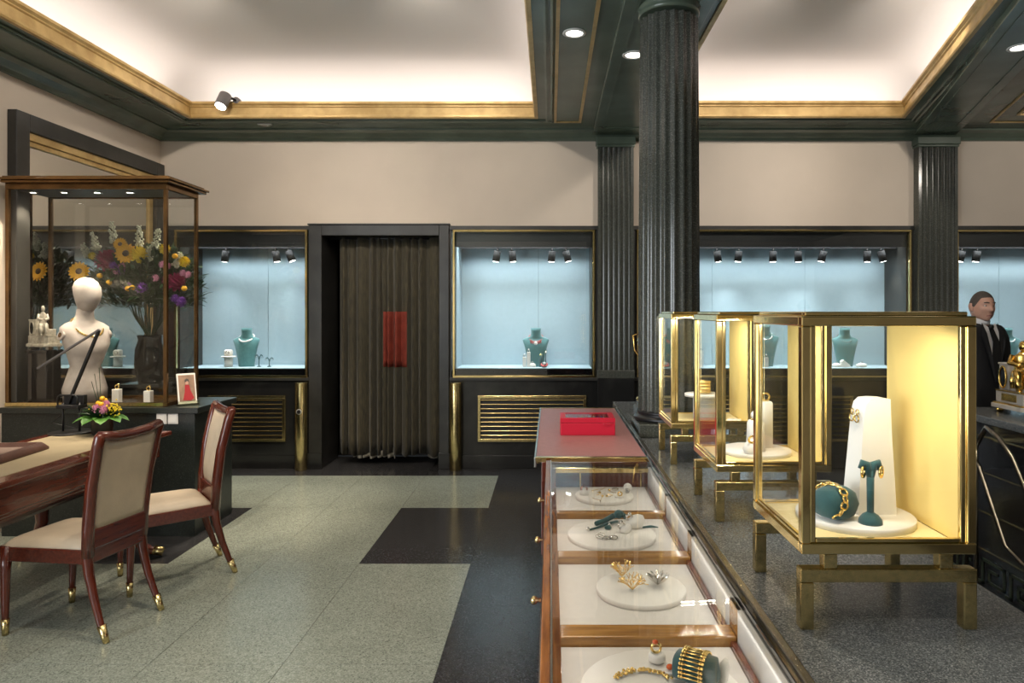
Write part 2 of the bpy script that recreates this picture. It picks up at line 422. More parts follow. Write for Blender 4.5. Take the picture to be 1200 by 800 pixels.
# ---- display windows (blue niches behind glass)
def window(n, x0, x1, splits, label):
    wd = struct('window_%d' % n); wd['label'] = label
    f = .022; z0, z1 = .915, 2.405
    MB().box(x0, x1, 6.872, 6.905, z0, z0 + f).build('frame_rail', m_brass, wd, bevel=.003)
    MB().box(x0, x1, 6.872, 6.905, z1 - f, z1).build('frame_rail', m_brass, wd, bevel=.003)
    MB().box(x0, x0 + f, 6.872, 6.905, z0 + f, z1 - f).build('frame_stile', m_brass, wd, bevel=.003)
    MB().box(x1 - f, x1, 6.872, 6.905, z0 + f, z1 - f).build('frame_stile', m_brass, wd, bevel=.003)
    MB().box(x0 + f, x1 - f, 6.90, 6.908, z0 + f, z1 - f).build('pane', m_winglass, wd)
    MB().box(x0, x1, 6.93, 6.95, 2.235, 2.42).build('header', m_black, wd)
    MB().box(x0, x1, 6.93, 6.95, z0, 1.0).build('lower_panel', m_blackg, wd)
    MB().box(x0, x1, 6.95, 7.42, .98, 1.005).build('shelf', m_blue, wd)
    MB().box(x0 - .02, x1 + .02, 6.95, 7.42, 2.42, 2.44).build('niche_ceiling', m_black, wd)
    MB().box(x0 - .02, x0 + .03, 6.93, 7.42, .98, 2.42).build('niche_side', m_blue if n == 2 else m_stone2, wd)
    MB().box(x1 - .03, x1 + .02, 6.93, 7.42, .98, 2.42).build('niche_side', m_stone2, wd)
    e = [x0] + list(splits) + [x1]
    for i in range(len(e) - 1):
        MB().box(e[i] + .0015, e[i + 1] - .0015, 7.38, 7.40, 1.0, 2.42).build('back_panel', m_blue, wd)
    MB().box(x0, x1, 7.40, 7.42, .98, 2.42).build('backing', m_stone2, wd)
    MB().box(x0 + .05, x1 - .05, 7.085, 7.115, 2.235, 2.26).build('lamp_track', m_black, wd)
    for k in (-1, 1):
        xx = (x0 + .05) if k < 0 else (x1 - .08)
        MB().box(xx, xx + .03, 7.09, 7.11, 2.25, 2.425).build('track_hanger', m_black, wd)
    L = x1 - x0
    linear('niche_lamp', ((x0 + x1) / 2, 7.03, 2.36), (0, .16, -1), (1, 0, 0), L - .15, .08, WIN_W * L, COOL, 105)
WIN_W = 5.5
window(1, -3.79, -2.45, [-3.05], 'display window with pale blue niche between mirror corner and curtained door')
window(2, -.985, .45, [-.13], 'display window with pale blue niche between curtained door and fluted pilaster')
window(3, .87, 3.64, [1.75, 2.75], 'wide display window with pale blue niche behind the brass cases')
window(4, 4.09, 5.59, [4.85], 'display window with pale blue niche behind the guard')

# ---- pilasters
def pilaster(x0, x1, n=6):
    p = struct('trim_5'); W_ = x1 - x0
    g = (W_ - .05) / n; poly = [(x0, 6.905), (x0, 6.80)]
    for i in range(n):
        a = x0 + .025 + i * g
        for k in range(7):
            an = math.pi * k / 6; poly.append((a + g / 2 - .42 * g * math.cos(an), 6.80 + .42 * g * math.sin(an)))
    poly += [(x1, 6.80), (x1, 6.905)]
    MB().prism(poly[::-1], 1.0, 3.22).build('shaft', m_colgran, p)
    MB().box(x0 - .012, x1 + .012, 6.785, 6.905, .915, 1.0).build('base', m_colgran, p, bevel=.01)
    MB().box(x0 - .005, x1 + .005, 6.79, 6.905, 0, .915).build('pedestal', m_stone, p, bevel=.004)
    MB().box(x0 - .012, x1 + .012, 6.79, 6.905, 3.22, 3.245).box(x0 - .02, x1 + .02, 6.78, 6.905, 3.245, 3.32).build('capital', m_green, p, bevel=.008)
    p['label'] = 'dark fluted wall pilaster'
pilaster(.475, .83); pilaster(3.67, 4.06)

# ---- ceiling
def inward(poly, d):
    n = len(poly); out = []
    for i in range(n):
        a, b, c = Vector(poly[i - 1]), Vector(poly[i]), Vector(poly[(i + 1) % n])
        e1 = (b - a).normalized(); e2 = (c - b).normalized()
        n1 = Vector((-e1.y, e1.x)); n2 = Vector((-e2.y, e2.x))
        m = (n1 + n2) / (1 + n1.dot(n2)); out.append(b + m * d)
    return out
def sweep(poly, prof, closed=True, smooth=False):
    """poly counter-clockwise; prof (inward offset, z)"""
    mb = MB(); k = len(prof); n = len(poly); vs = []
    rings = [inward(poly, d) for d, z in prof]
    for i in range(n):
        for q in range(k): vs.append((rings[q][i].x, rings[q][i].y, prof[q][1]))
    fs = []
    for i in range(n):
        j = (i + 1) % n
        for q in range(k if closed else k - 1):
            r = (q + 1) % k; fs.append((i * k + q, j * k + q, j * k + r, i * k + r))
    return mb.add(vs, fs, None, smooth)
lcp = [(LC[0], LC[2]), (LC[1], LC[2]), (LC[1], LC[3]), (LC[0], LC[3])]
ceil = struct('ceiling'); ceil['label'] = 'dark green lacquered ceiling with two lit coffers'
MB().box(XL - .1, XR + .1, YF - .1, 7.6, 4.0, 4.1).build('roof_slab', m_white, ceil)
pcs = [[(XL, 6.41), (XR, 6.41), (XR, 7.6), (XL, 7.6)], [(XL, YF), (LC[0], YF), (LC[0], 6.41), (XL, 6.41)],
       [(LC[1], YF), (1.0, YF), (1.0, 6.41), (LC[1], 6.41)], [(LC[0], YF), (LC[1], YF), (LC[1], LC[2]), (LC[0], LC[2])],
       [(1.0, YF), (XR, YF), (XR, 1.5), (1.0, 1.5)], [(1.93, 1.5), (XR, 1.5), (XR, 6.41), (3.32, 6.41), (3.32, 6.39)], [(1.0, 6.39), (3.32, 6.39), (3.32, 6.41), (1.0, 6.41)]]
for p in pcs: MB().prism(p, ZS, ZS + .03).build('soffit', m_green, ceil)
gprof = [(0, ZS - .012), (.030, ZS - .012), (.038, ZS), (.038, ZS + .012), (.020, ZS + .02), (.014, ZS + .09), (.026, ZS + .098), (.026, ZS + .106), (.045, ZS + .12), (.045, ZS + .14), (0, ZS + .14)]
a_ = R(0)
cprof = [(0, ZS + .03), (-.28, ZS + .03), (-.30, ZS + .06), (-.30, ZS + .16)] + [(-.30 + .42 * (1 - math.cos(R(k))), ZS + .16 + .34 * math.sin(R(k))) for k in range(10, 91, 10)]
for poly in (lcp, RC):
    sweep(poly, gprof).build('gilded_moulding', m_gold, ceil)
    sweep(poly, cprof, False, True).build('cove', m_white, ceil)
    q = inward(poly, .12)
    MB().prism([(v.x, v.y) for v in q], ZS + .50, ZS + .52).build('coffer_ceiling', m_white, ceil)
    sweep(poly, [(-.07, ZS), (-.07, ZS - .012), (-.085, ZS - .016), (-.10, ZS - .012), (-.10, ZS)]).build('bead', m_green, ceil)
    sweep(poly, [(-.115, ZS), (-.115, ZS - .008), (-.13, ZS - .014), (-.145, ZS)]).build('bead', m_green, ceil)
room = [(XL, YF), (XR, YF), (XR, YB), (XL, YB)]
sweep(room, [(0, 3.30), (.03, 3.30), (.045, 3.325), (.06, 3.33), (.10, 3.36), (.15, 3.375), (.15, 3.39), (.18, ZS), (0, ZS)]).build('cornice', m_green, ceil)
# the beam over the free-standing column and its panel lines
MB().box(.42, 1.0 - .06, YF, YB, 3.345, ZS).build('beam', m_green, ceil, bevel=.006)
for (xa, xb, ya, yb) in ((.50, .512, YF, 6.55), (.848, .86, YF, 6.55), (.50, .86, 6.54, 6.552)):
    MB().box(xa, xb, ya, yb, 3.337, 3.347).build('panel_bead', m_green, ceil)
for (xa, xb, ya, yb) in ((.035, .058, 1.0, 6.55), (.27, .295, 1.0, 6.55), (.058, .27, 6.535, 6.55)):
    MB().box(xa, xb, ya, yb, ZS - .012, ZS + .002).build('gilt_bead', m_gold, ceil)
# slanting beam towards the second pilaster
sl = .33
MB().prism([(3.66 - sl * 4, 2.9), (4.08 - sl * 4, 2.9), (4.08, 6.9), (3.66, 6.9)], 3.345, ZS).build('beam', m_green, ceil, bevel=.006)
for off in (.07, .33):
    MB().prism([(3.66 + off - sl * 4, 2.9), (3.672 + off - sl * 4, 2.9), (3.672 + off - sl * .4, 6.5), (3.66 + off - sl * .4, 6.5)], 3.337, 3.347).build('panel_bead', m_green, ceil)
for off, yb in ((.25, 6.55), (.42, 6.3)):
    MB().prism([(4.08 + off - sl * 3, 3.9), (4.10 + off - sl * 3, 3.9), (4.10 + off - sl * (6.9 - yb), yb), (4.08 + off - sl * (6.9 - yb), yb)], ZS - .012, ZS + .002).build('gilt_bead', m_gold, ceil)
    MB().box(4.10 + off - sl * (6.9 - yb), XR - .3, yb - .02, yb, ZS - .012, ZS + .002).build('gilt_bead', m_gold, ceil)

# ================================================================== fixtures
def downlight(x, y, z, label):
    d = thing('downlight', label, 'ceiling light', (x, y, z), group='recessed downlights')
    MB().lathe([(.062, 0), (.075, -.002), (.078, -.008), (.058, -.012), (.055, -.004), (.055, 0)], 28).build('trim_ring', m_wplast, d)
    MB().lathe([(.001, -.002), (.054, -.002), (.054, -.005), (.001, -.005)], 24).build('lens', m_lampw, d)
downlight(.156, 4.45, ZS, 'round white downlight recessed between two gilt beads of the green soffit')
downlight(.57, 4.68, 3.345, 'round white downlight recessed in the beam beside the free-standing fluted column')
downlight(3.13, 4.55, 3.345, 'round white downlight recessed in the slanting green beam')
s = thing('ceiling_spotlight', 'grey cylindrical spotlight clamped to the gilded cornice', 'spotlight', (-3.0, 6.36, 3.52))
MB().cyl((0, -.05, .06), (-.02, -.11, -.06), .055, n=24).build('housing', m_grey, s, bevel=.004)
MB().cyl((-.02, -.11, -.0601), (-.021, -.113, -.066), .045, n=24).build('lens', m_lampc, s)
MB().tube([(0, -.06, .03), (.06, -.04, .03), (.07, .02, .03)], .012, 8).build('bracket', m_black, s)
MB().cyl((.07, .0, .03), (.07, .05, .03), .03, n=16).build('mount', m_grey, s)
s = thing('soffit_handle', 'small pale metal slot on the green soffit above the wall', 'vent', (-2.77, 6.62, ZS))
MB().box(-.07, .07, -.014, .014, -.012, 0).build('plate', m_wplast, s, bevel=.004)
MB().tube([(-.06, 0, -.012), (-.03, 0, -.02), (.03, 0, -.02), (.06, 0, -.012)], .005, 6).build('handle', m_silver, s)

m_matt = mat('matt_black', (.004, .004, .0045), .8, spec=.2)
# black spotlights on the tracks of the display windows
def spot_proto(x, lean, yaw, label, group):
    s = thing('track_spotlight', label, 'spotlight', (x, 7.10, 2.235), group=group)
    MB().cyl((0, 0, 0), (0, 0, -.03), .012, n=10).build('stem', m_black, s)
    M = T(0, 0, -.03) @ RZ(yaw) @ RX(lean)
    b = MB().cyl((0, 0, .005), (0, 0, -.105), .038, n=18, M=M).build('housing', m_matt, s)
    MB().cyl((0, 0, -.1055), (0, 0, -.108), .028, n=18, M=M).build('lens', m_lampc, b)
    dv = (M.to_3x3() @ Vector((0, 0, -1)))
    spot('track_spot_lamp', tuple(Vector((x, 7.10, 2.235)) + M @ Vector((0, 0, -.115))), tuple(Vector((x, 7.16, 2.235)) + dv * 1.5), 8.5, 84, COOL, .04, 1.0)
    return s
GW = {1: 'the mirror corner', 2: 'the curtained door and the pilaster', 3: 'the brass cases', 4: 'the guard'}
def wl(px): return (px - 645) * 7.10 / 800
for k, (px, lean, yaw) in enumerate(((265, 14, 60), (323, 10, -30), (338, 22, -80))):
    spot_proto(wl(px), lean, yaw, ['black track spotlight, alone above the bust with a pearl strand', 'black track spotlight of a pair, the one nearer the lone spotlight, by the curtained door', 'black track spotlight of a pair, tilted, right beside the curtained door'][k], 'window track spotlights')
for k, (px, lean, yaw) in enumerate(((583, 12, 60), (600, 8, -40), (647, 8, 30), (663, 16, -70))):
    spot_proto(wl(px), lean, yaw, ['black track spotlight nearest the door in the coral-necklace window', 'black track spotlight, second from the door in the coral-necklace window', 'black track spotlight, second from the pilaster in the coral-necklace window', 'black track spotlight nearest the pilaster in the coral-necklace window'][k], 'window track spotlights')
nm = ['first', 'second', 'third', 'fourth', 'fifth', 'sixth', 'seventh']
for k, (px, lean, yaw) in enumerate(((840, 12, -60), (866, 8, 40), (906, 5, 0), (935, 8, -40), (965, 12, 60), (1016, 8, -30), (1032, 18, -80))):
    spot_proto(wl(px), lean, yaw, 'black track spotlight, %s from the free-standing column in the wide window' % nm[k], 'window track spotlights')
for k, (px, lean, yaw) in enumerate(((1127, 10, 60), (1145, 8, 30))):
    spot_proto(wl(px), lean, yaw, ['black track spotlight next to the pilaster in the window behind the guard', 'black track spotlight right above the guard in the window behind him'][k], 'window track spotlights')

# brass louvre grilles in the dado
def grille(x0, x1, label):
    g = thing('vent_grille', label, 'vent grille', (x0, 6.895, .27), group='brass vent grilles in the dado'); W_ = x1 - x0; H_ = .465
    MB().box(0, W_, -.025, .0, 0, .03).build('frame_rail', m_aged, g, bevel=.003); MB().box(0, W_, -.025, .0, H_ - .03, H_).build('frame_rail', m_aged, g, bevel=.003)
    MB().box(0, .03, -.025, .0, .03, H_ - .03).build('frame_stile', m_aged, g, bevel=.003); MB().box(W_ - .03, W_, -.025, .0, .03, H_ - .03).build('frame_stile', m_aged, g, bevel=.003)
    MB().box(.03, W_ - .03, -.003, .002, .03, H_ - .03).build('backing', m_black, g)
    me = None
    for k in range(9):
        z = .055 + k * (H_ - .11) / 8
        if me is None:
            o = MB().box(.03, W_ - .03, -.019, .0, -.004, .004, M=RX(-35)).build('slat', m_aged, g); me = o.data
        else:
            o = bpy.data.objects.new('slat', me); col.objects.link(o); o.parent = g
        o.location = (0, -.001, z)
grille(-3.45, -2.67, 'brass louvre grille in the dado under the pearl-strand window')
grille(-.733, .362, 'brass louvre grille in the dado under the coral-necklace window')
grille(1.45, 3.05, 'long brass louvre grille in the dado under the wide window')

def brass_post(x, label, hole):
    p = thing('brass_post', label, 'brass post', (x, 6.82, 0), group='brass posts flanking the door')
    MB().cyl((0, 0, 0), (0, 0, .872), .06, n=28).build('shaft', m_aged, p, bevel=.003)
    if hole:
        MB().cyl((0, -.056, .588), (0, -.064, .588), .026, n=20).build('knob_plate', m_wht, p)
        MB().cyl((0, -.062, .588), (0, -.070, .588), .020, n=20).build('key_hole', m_black, p)
brass_post(-2.49, 'polished brass half column with a round black keyhole beside the curtained door', True)
brass_post(-.95, 'plain polished brass half column between the door and the coral-necklace window', False)

# curtain in the doorway
cu = thing('door_curtain', 'olive brown velvet curtain hanging in pleats in the stone doorway', 'curtain', (-1.68, 7.06, 0))
def fold(x):
    ph = x * 74 + 3.0 * math.sin(x * 7.3) + 1.5 * math.sin(x * 17 + 1)
    return .05 - .10 * abs(math.sin(ph * .5)) ** .8 * (.75 + .5 * math.sin(ph * .37 + 1) ** 2) + .02 * math.sin(ph * .21 + 2)
def cfn(u, v):
    x = -.50 + 1.05 * u; z0 = .105 + .012 * math.sin(x * 23) + .008 * math.sin(x * 61)
    return (x, fold(x) * (.45 + .55 * (1 - v)), z0 + (2.34 - z0) * v), (0, 1, 0)
MB().sheet(cfn, 220, 14, .004).build('cloth', m_velvet, cu)
for a, b in ((-.045, .075), (.082, .205)):
    def ofn(u, v, a=a, b=b):
        x = a + (b - a) * u; vv = (1.01 + .57 * v - .105) / 2.235
        return (x, fold(x) * (.45 + .55 * (1 - vv)) - .006, 1.01 + .57 * v), (0, 1, 0)
    MB().sheet(ofn, 30, 8, .004).build('orange_panel', m_orange, cu)
for a, b, h in ((-.36, -.26, .03), (-.25, -.06, .022), (-.05, .09, .05), (.40, .52, .03)):
    def lfn(u, v, a=a, b=b, h=h):
        x = a + (b - a) * u; hh = h * (.5 + .5 * abs(math.sin(x * 47)))
        return (x, fold(x) + .012, .075 + (.05 + hh) * v), (0, 1, 0)
    MB().sheet(lfn, 12, 2, .003).build('lining', m_lining, cu)
MB().cyl((-.61, 0, 2.335), (.55, 0, 2.335), .012, n=10).build('rod', m_black, cu)

# mirror on the left wall
mi = thing('wall_mirror', 'large mirror in a dark frame with gilded liner on the beige side wall', 'mirror', (XL, 4.95, .25))
H_ = 2.80; W_ = 1.90
MB().box(0, .07, 0, .13, 0, H_).build('frame_stile', m_stone2, mi, bevel=.006); MB().box(0, .07, W_ - .13, W_, 0, H_).build('frame_stile', m_stone2, mi, bevel=.006)
MB().box(0, .07, .13, W_ - .13, H_ - .13, H_).build('frame_rail', m_stone2, mi, bevel=.006); MB().box(0, .07, .13, W_ - .13, 0, .13).build('frame_rail', m_stone2, mi, bevel=.006)
MB().box(0, .045, .13, W_ - .13, H_ - .19, H_ - .13).box(0, .03, .13, W_ - .13, H_ - .23, H_ - .19).build('gilt_liner', m_gold, mi, bevel=.006)
MB().box(0, .03, W_ - .19, W_ - .13, .13, H_ - .23).build('gilt_liner', m_gold, mi, bevel=.004)
MB().box(0, .012, .13, W_ - .13, .13, H_ - .23).build('mirror_glass', m_mirror, mi)

# free-standing fluted column on the granite shelf
co = thing('fluted_column', 'tall dark granite fluted column standing on the granite shelf', 'column', (.69, 3.98, .88))
MB().box(-.20, .20, -.20, .20, 0, .075).build('plinth', m_colgran, co, bevel=.006)
MB().lathe([(.195, .075), (.205, .09), (.195, .10), (.18, .105), (.178, .115), (.185, .122), (.18, .13), (.172, .135)], 40).build('base', m_black, co)
nfl = 20; per = 8; vs = []; zz = [.13 + (2.42 - .16) * k / 6 for k in range(7)]
for k, z in enumerate(zz):
    rr = .178 - .010 * (k / 6) ** 2
    for i in range(nfl * per):
        a = 2 * math.pi * i / (nfl * per); ph = (i % per) / per
        dpt = 0 if ph < .12 else .013 * math.sin(math.pi * (ph - .12) / .88)
        vs.append(((rr - dpt) * math.cos(a), (rr - dpt) * math.sin(a), z))
N = nfl * per; fs = [(k * N + i, k * N + (i + 1) % N, (k + 1) * N + (i + 1) % N, (k + 1) * N + i) for k in range(6) for i in range(N)]
MB().add(vs, fs, None, True).build('shaft', m_colgran, co)
MB().lathe([(.170, 2.41), (.176, 2.418), (.178, 2.43), (.174, 2.44), (.180, 2.452), (.182, 2.463), (.182, 2.465)], 40).build('capital', m_green, co)

# ================================================================== furniture
m_rail = mat('dull_bronze_rail', (.30, .27, .22), .25, 1, var=.15, scale=20)
# ---- long display counter with glazed trays
CX, CY = -.02, .95
dc = thing('display_counter', 'long mahogany display counter with glazed jewellery trays and red leather end', 'display counter', (CX, CY, 0))
MB().box(.02, .50, 0, 3.85, .06, .765).build('carcass', m_mahog, dc, bevel=.004)
MB().box(.05, .48, .03, 3.82, 0, .06).build('plinth', m_black, dc)
YT = [(.18, .64), (.71, 1.16), (1.22, 1.62), (1.66, 2.09)]
for (a, b) in YT:
    MB().box(.042, .44, a, b, .765, .80).build('tray', m_tray, dc, bevel=.003)
for (a, b) in ((.64, .71), (1.16, 1.22), (1.62, 1.66), (.11, .18)):
    MB().box(.042, .455, a + .002, b - .002, .765, .822).build('divider', m_honeyx, dc, bevel=.004)
    MB().box(.4555, .465, a, b, .80, .885).build('divider_reflection', m_honeyx, dc)  # wood pieces imitating the dividers' reflection in the side lining
MB().box(0, .020, 0, 2.165, .70, .902).build('left_rail', m_honey, dc, bevel=.003)
MB().box(.020, .024, 0, 2.165, .88, .904).build('edge_strip', m_silver, dc)
MB().box(.024, .042, 0, 2.165, .765, .885).build('inner_rail', m_honey, dc, bevel=.002)
MB().box(.44, .455, 0, 2.10, .765, .812).build('inner_rail', m_mahog, dc, bevel=.003)
MB().box(.456, .466, 0, 2.10, .80, .885).build('side_lining', m_tray, dc)
MB().box(.466, .480, 0, 3.85, .765, .906).build('black_rail', m_blackg, dc, bevel=.002)
MB().box(.480, .502, 0, 3.85, .80, .909).build('metal_rail', m_rail, dc, bevel=.004)
MB().box(.024, .466, 0, 2.165, .889, .896).build('glass_top', m_glass, dc)
MB().box(.042, .456, 2.10, 2.12, .765, .862).build('end_panel', m_mahogx, dc)
for x in (.15, .42): MB().box(x, x + .006, 2.096, 2.10, .80, .862).build('brass_pin', m_brass, dc)
MB().box(.042, .456, 2.085, 2.12, .862, .884).build('brass_bar', m_brass, dc, bevel=.003)
MB().box(-.02, .466, 2.165, 2.22, .80, .893).build('cross_rail', m_mahogx, dc, bevel=.004)
MB().box(-.02, .466, 2.22, 3.85, .765, .885).build('end_carcass', m_mahog, dc)
MB().box(-.045, .468, 2.235, 3.84, .885, .902).build('leather_top', m_redl, dc, bevel=.002)
MB().box(-.05, .47, 2.205, 2.235, .882, .906).build('brass_edge', m_brass, dc, bevel=.003)
MB().box(-.05, .47, 3.84, 3.855, .882, .906).build('brass_edge', m_brass, dc, bevel=.003)
MB().box(-.055, -.045, 2.205, 3.855, .86, .906).build('steel_edge', m_silver, dc, bevel=.002)
for k, (a, b) in enumerate(((.13, .66), (.68, 1.16), (1.18, 1.65), (1.67, 2.15), (2.3, 3.0), (3.05, 3.75))):
    xo = 0 if k < 4 else -.02
    d = MB().box(xo - .004, .03, a, b, .42, .845).build('drawer', m_mahog, dc, bevel=.004)
    yc = (a + b) / 2
    MB().tube([(xo - .004, yc, .79), (xo - .014, yc, .79), (xo - .020, yc, .79), (xo - .028, yc, .79), (xo - .034, yc, .79)], [.007, .005, .011, .012, .006], 12).build('knob', m_brass, d)
linear('counter_lamp', (CX + .045, CY + 1.05, .882), (.9, 0, -.5), (0, 1, 0), 1.9, .010, .38, (1, .95, .88))
linear('counter_lamp', (CX + .452, CY + 1.05, .882), (-.5, 0, -.9), (0, 1, 0), 1.9, .008, .22, (1, .95, .88))

# ---- granite shelf
gs = thing('granite_shelf', 'speckled grey granite shelf carrying the brass cases and column', 'shelf', (.485, .6, 0))
MB().box(0, .62, 0, 4.72, .83, .88).build('slab', m_gran, gs, bevel=.005)
MB().box(.02, .58, .04, 4.68, 0, .83).build('body', m_stone, gs)

# ---- brass glass cases
def brass_case(y, label, lamp=3.0):
    c = thing('brass_case', label, 'display case', (.552, y, .88), group='brass jewellery cases on the granite shelf')
    W_, D_, z0, z1 = .385, .36, .166, .69; p = .020
    def rail(n, *a): return MB().box(*a).build(n, m_brass, c, bevel=.0025)
    for yy in (0, D_ - p):
        rail('bottom_rail', 0, W_, yy, yy + p, z0, z0 + .024); rail('top_rail', 0, W_, yy, yy + p, z1 - .022, z1)
        for xx in (0, W_ - p): rail('corner_post', xx, xx + p, yy, yy + p, z0 + .024, z1 - .022)
    for xx in (0, W_ - p):
        rail('bottom_rail', xx, xx + p, p, D_ - p, z0, z0 + .024); rail('top_rail', xx, xx + p, p, D_ - p, z1 - .022, z1)
    # the narrow second frame holding each pane
    q = .013
    for (a, b) in ((p, p + q), (W_ - p - q, W_ - p)): rail('pane_stile', a, b, .004, .016, z0 + .024, z1 - .022)
    for (a, b) in ((p, p + q), (D_ - p - q, D_ - p)): rail('pane_stile', .004, .016, a, b, z0 + .024, z1 - .022)
    rail('pane_rail', p + q, W_ - p - q, .004, .016, z0 + .024, z0 + .034); rail('pane_rail', .004, .016, p + q, D_ - p - q, z0 + .024, z0 + .034)
    rail('lid', .012, W_ - .012, .012, .03, z1, z1 + .010); rail('lid', .012, W_ - .012, D_ - .03, D_ - .012, z1, z1 + .010)
    rail('lid', .012, .03, .03, D_ - .03, z1, z1 + .010); rail('lid', W_ - .03, W_ - .012, .03, D_ - .03, z1, z1 + .010)
    MB().box(.03, W_ - .03, .03, D_ - .03, z1 + .001, z1 + .007).build('top_glass', m_glass, c)
    MB().box(p, W_ - p, .008, .013, z0 + .024, z1 - .022).build('front_glass', m_glass, c)
    MB().box(p, W_ - p, D_ - .013, D_ - .008, z0 + .024, z1 - .022).build('back_glass', m_glass, c)
    MB().box(.008, .013, p, D_ - p, z0 + .024, z1 - .022).build('side_glass', m_glass, c)
    MB().box(W_ - .030, W_ - .014, p, D_ - p, z0 + .02, z1 - .02).build('yellow_panel', m_yellow, c)
    MB().box(p, W_ - .030, p, D_ - p, z0 + .004, z0 + .018).build('base_board', m_cream, c)
    # trestle feet
    for yy in (0.0, D_ - .03):
        MB().box(-.002, W_ + .002, yy, yy + .03, .104, .134).build('foot_bar', m_aged, c, bevel=.003)
        for xx in (-.002, W_ - .028): MB().box(xx, xx + .03, yy, yy + .03, 0, .104).build('foot_leg', m_aged, c, bevel=.003)
        for xx in (.05, W_ - .08): MB().box(xx, xx + .03, yy + .002, yy + .03, .134, .166).build('riser', m_aged, c, bevel=.002)
    linear('case_lamp', (.552 + .16, y + .028, .88 + z1 - .024), (-.05, .22, -1), (1, 0, 0), .22, .012, lamp, (1, .90, .74))
    return c
brass_case(1.50, 'brass and glass case holding the tall white earring stand and teal bracelet pillow', 1.05)
brass_case(2.27, 'brass and glass case holding two slim white blocks on a disc', 1.4)
brass_case(3.12, 'brass and glass case with a white drum, the one next to the fluted column', 1.5)

# ---- desk
dk = thing('desk', 'mahogany writing desk with tan leather top and brass-capped legs', 'desk', (-2.60, 2.55, 0))
DW, DL = .74, 2.11
MB().prism([(0, 0), (0, DL - .12), (.02, DL), (-DW - .02, DL), (-DW, DL - .12), (-DW, 0)], .735, .768).build('top', m_mahog, dk, bevel=.008, seg=3)
MB().box(-DW + .09, -.09, .09, DL - .13, .768, .7705).build('leather_inlay', m_desk_l, dk)
MB().box(-DW + .03, -.03, .04, DL - .06, .60, .735).build('apron', m_mahog, dk, bevel=.006)
MB().box(-DW + .05, -.05, .07, DL - .10, .575, .60).build('apron_moulding', m_mahog, dk, bevel=.008)
MB().loft([(-DW / 2, DL / 2, .50, DW / 2 - .14, DL / 2 - .25), (-DW / 2, DL / 2, .54, DW / 2 - .09, DL / 2 - .16), (-DW / 2, DL / 2, .576, DW / 2 - .06, DL / 2 - .11)], 40, power=8).build('under_tray', m_mahog, dk)
for xx, sx in ((-.10, 1), (-DW + .10, -1)):
    for yy, sy in ((.2, -1), (DL - .32, 1)):
        l = MB().tube([(xx, yy, .56), (xx, yy, .42), (xx - .01 * sx, yy, .25), (xx + .04 * sx, yy + .02 * sy, .12), (xx + .13 * sx, yy + .05 * sy, .045), (xx + .16 * sx, yy + .06 * sy, .04)], [.05, .045, .035, .03, .028, .027], 10).build('leg', m_mahogz, dk)
        MB().tube([(xx + .145 * sx, yy + .055 * sy, .048), (xx + .19 * sx, yy + .07 * sy, .034), (xx + .20 * sx, yy + .073 * sy, .03)], [.032, .03, .026], 12).build('brass_cap', m_aged, l)

# ---- chairs (local: faces +Y)
def chair(loc, rz, label):
    c = thing('armless_chair', label, 'chair', loc, rz, 'mahogany chairs at the desk')
    rw, fw = .172, .195
    for sx in (-1, 1):
        x = sx * rw
        l = MB().tube([(x * 1.05, -.325, 0.03), (x * 1.04, -.30, .09), (x * 1.01, -.262, .20), (x, -.232, .32), (x, -.222, .40), (x, -.225, .46)], [.014, .017, .020, .024, .027, .027], 8).build('leg', m_mahogz, c)
        MB().tube([(x * 1.058, -.336, 0), (x * 1.05, -.326, .03), (x * 1.042, -.306, .08)], [.0145, .0165, .0205], 12).build('brass_cap', m_aged, l)
        x = sx * fw
        l = MB().tube([(x * .98, .215, 0.03), (x * .985, .215, .12), (x, .21, .30), (x, .205, .44)], [.014, .017, .023, .028], 8).build('leg', m_mahogz, c)
        MB().cyl((x * .978, .216, 0), (x * .983, .216, .08), .0145, .0185, 12).build('brass_cap', m_aged, l)
        # stile of the back
        MB().tube([(sx * .172, -.225, .40), (sx * .176, -.232, .55), (sx * .182, -.255, .75), (sx * .190, -.295, .93), (sx * .194, -.312, .985), (sx * .194, -.314, 1.0)], [.029, .029, .028, .027, .025, .016], 8).build('back_stile', m_mahogz, c)
    tr = [(-.195, -.312, .988), (-.10, -.314, .972), (0, -.314, .968), (.10, -.314, .972), (.195, -.312, .988)]
    MB().tube(tr, [.024, .025, .025, .025, .024], 8).build('top_rail', m_mahogx, c)
    MB().box(-.165, .165, -.255, -.212, .435, .53).build('lower_rail', m_mahogx, c, bevel=.006)
    def bfn(side):
        def fn(u, v):
            x = (-.160 + .320 * u) * (1 + .07 * v); z = .52 + .44 * v
            yb = -.240 - .078 * max(0, (z - .5) / .5) ** 1.6
            bul = .024 * (1 - (2 * u - 1) ** 4) * (1 - (2 * v - 1) ** 4)
            return (x, yb + side * bul, z - .010 * v * (1 - (2 * u - 1) ** 2)), (0, 1, 0)
        return fn
    MB().sheet(bfn(1), 12, 12, .02).build('back_cushion', m_leather, c)
    MB().sheet(bfn(-.6), 12, 12, .02).build('back_cover', m_leather, c)
    rail = [(-.208, .225), (-.186, -.245), (.186, -.245), (.208, .225)]
    MB().prism(rail, .365, .435).build('seat_rail', m_mahogx, c, bevel=.006)
    def sfn(u, v):
        y = -.205 + .435 * v; hw = .178 + .026 * v; x = -hw + 2 * hw * u
        return (x, y, .435 + .040 * ((1 - (2 * u - 1) ** 6) * (1 - (2 * v - 1) ** 6)) ** .6), (0, 0, 1)
    MB().sheet(sfn, 16, 16, .012).build('seat', m_leather, c)
    return c
chair((-2.42, 3.49, 0), math.atan2(.975, .16), 'mahogany chair with cream leather back turned to the room, drawn up to the desk')
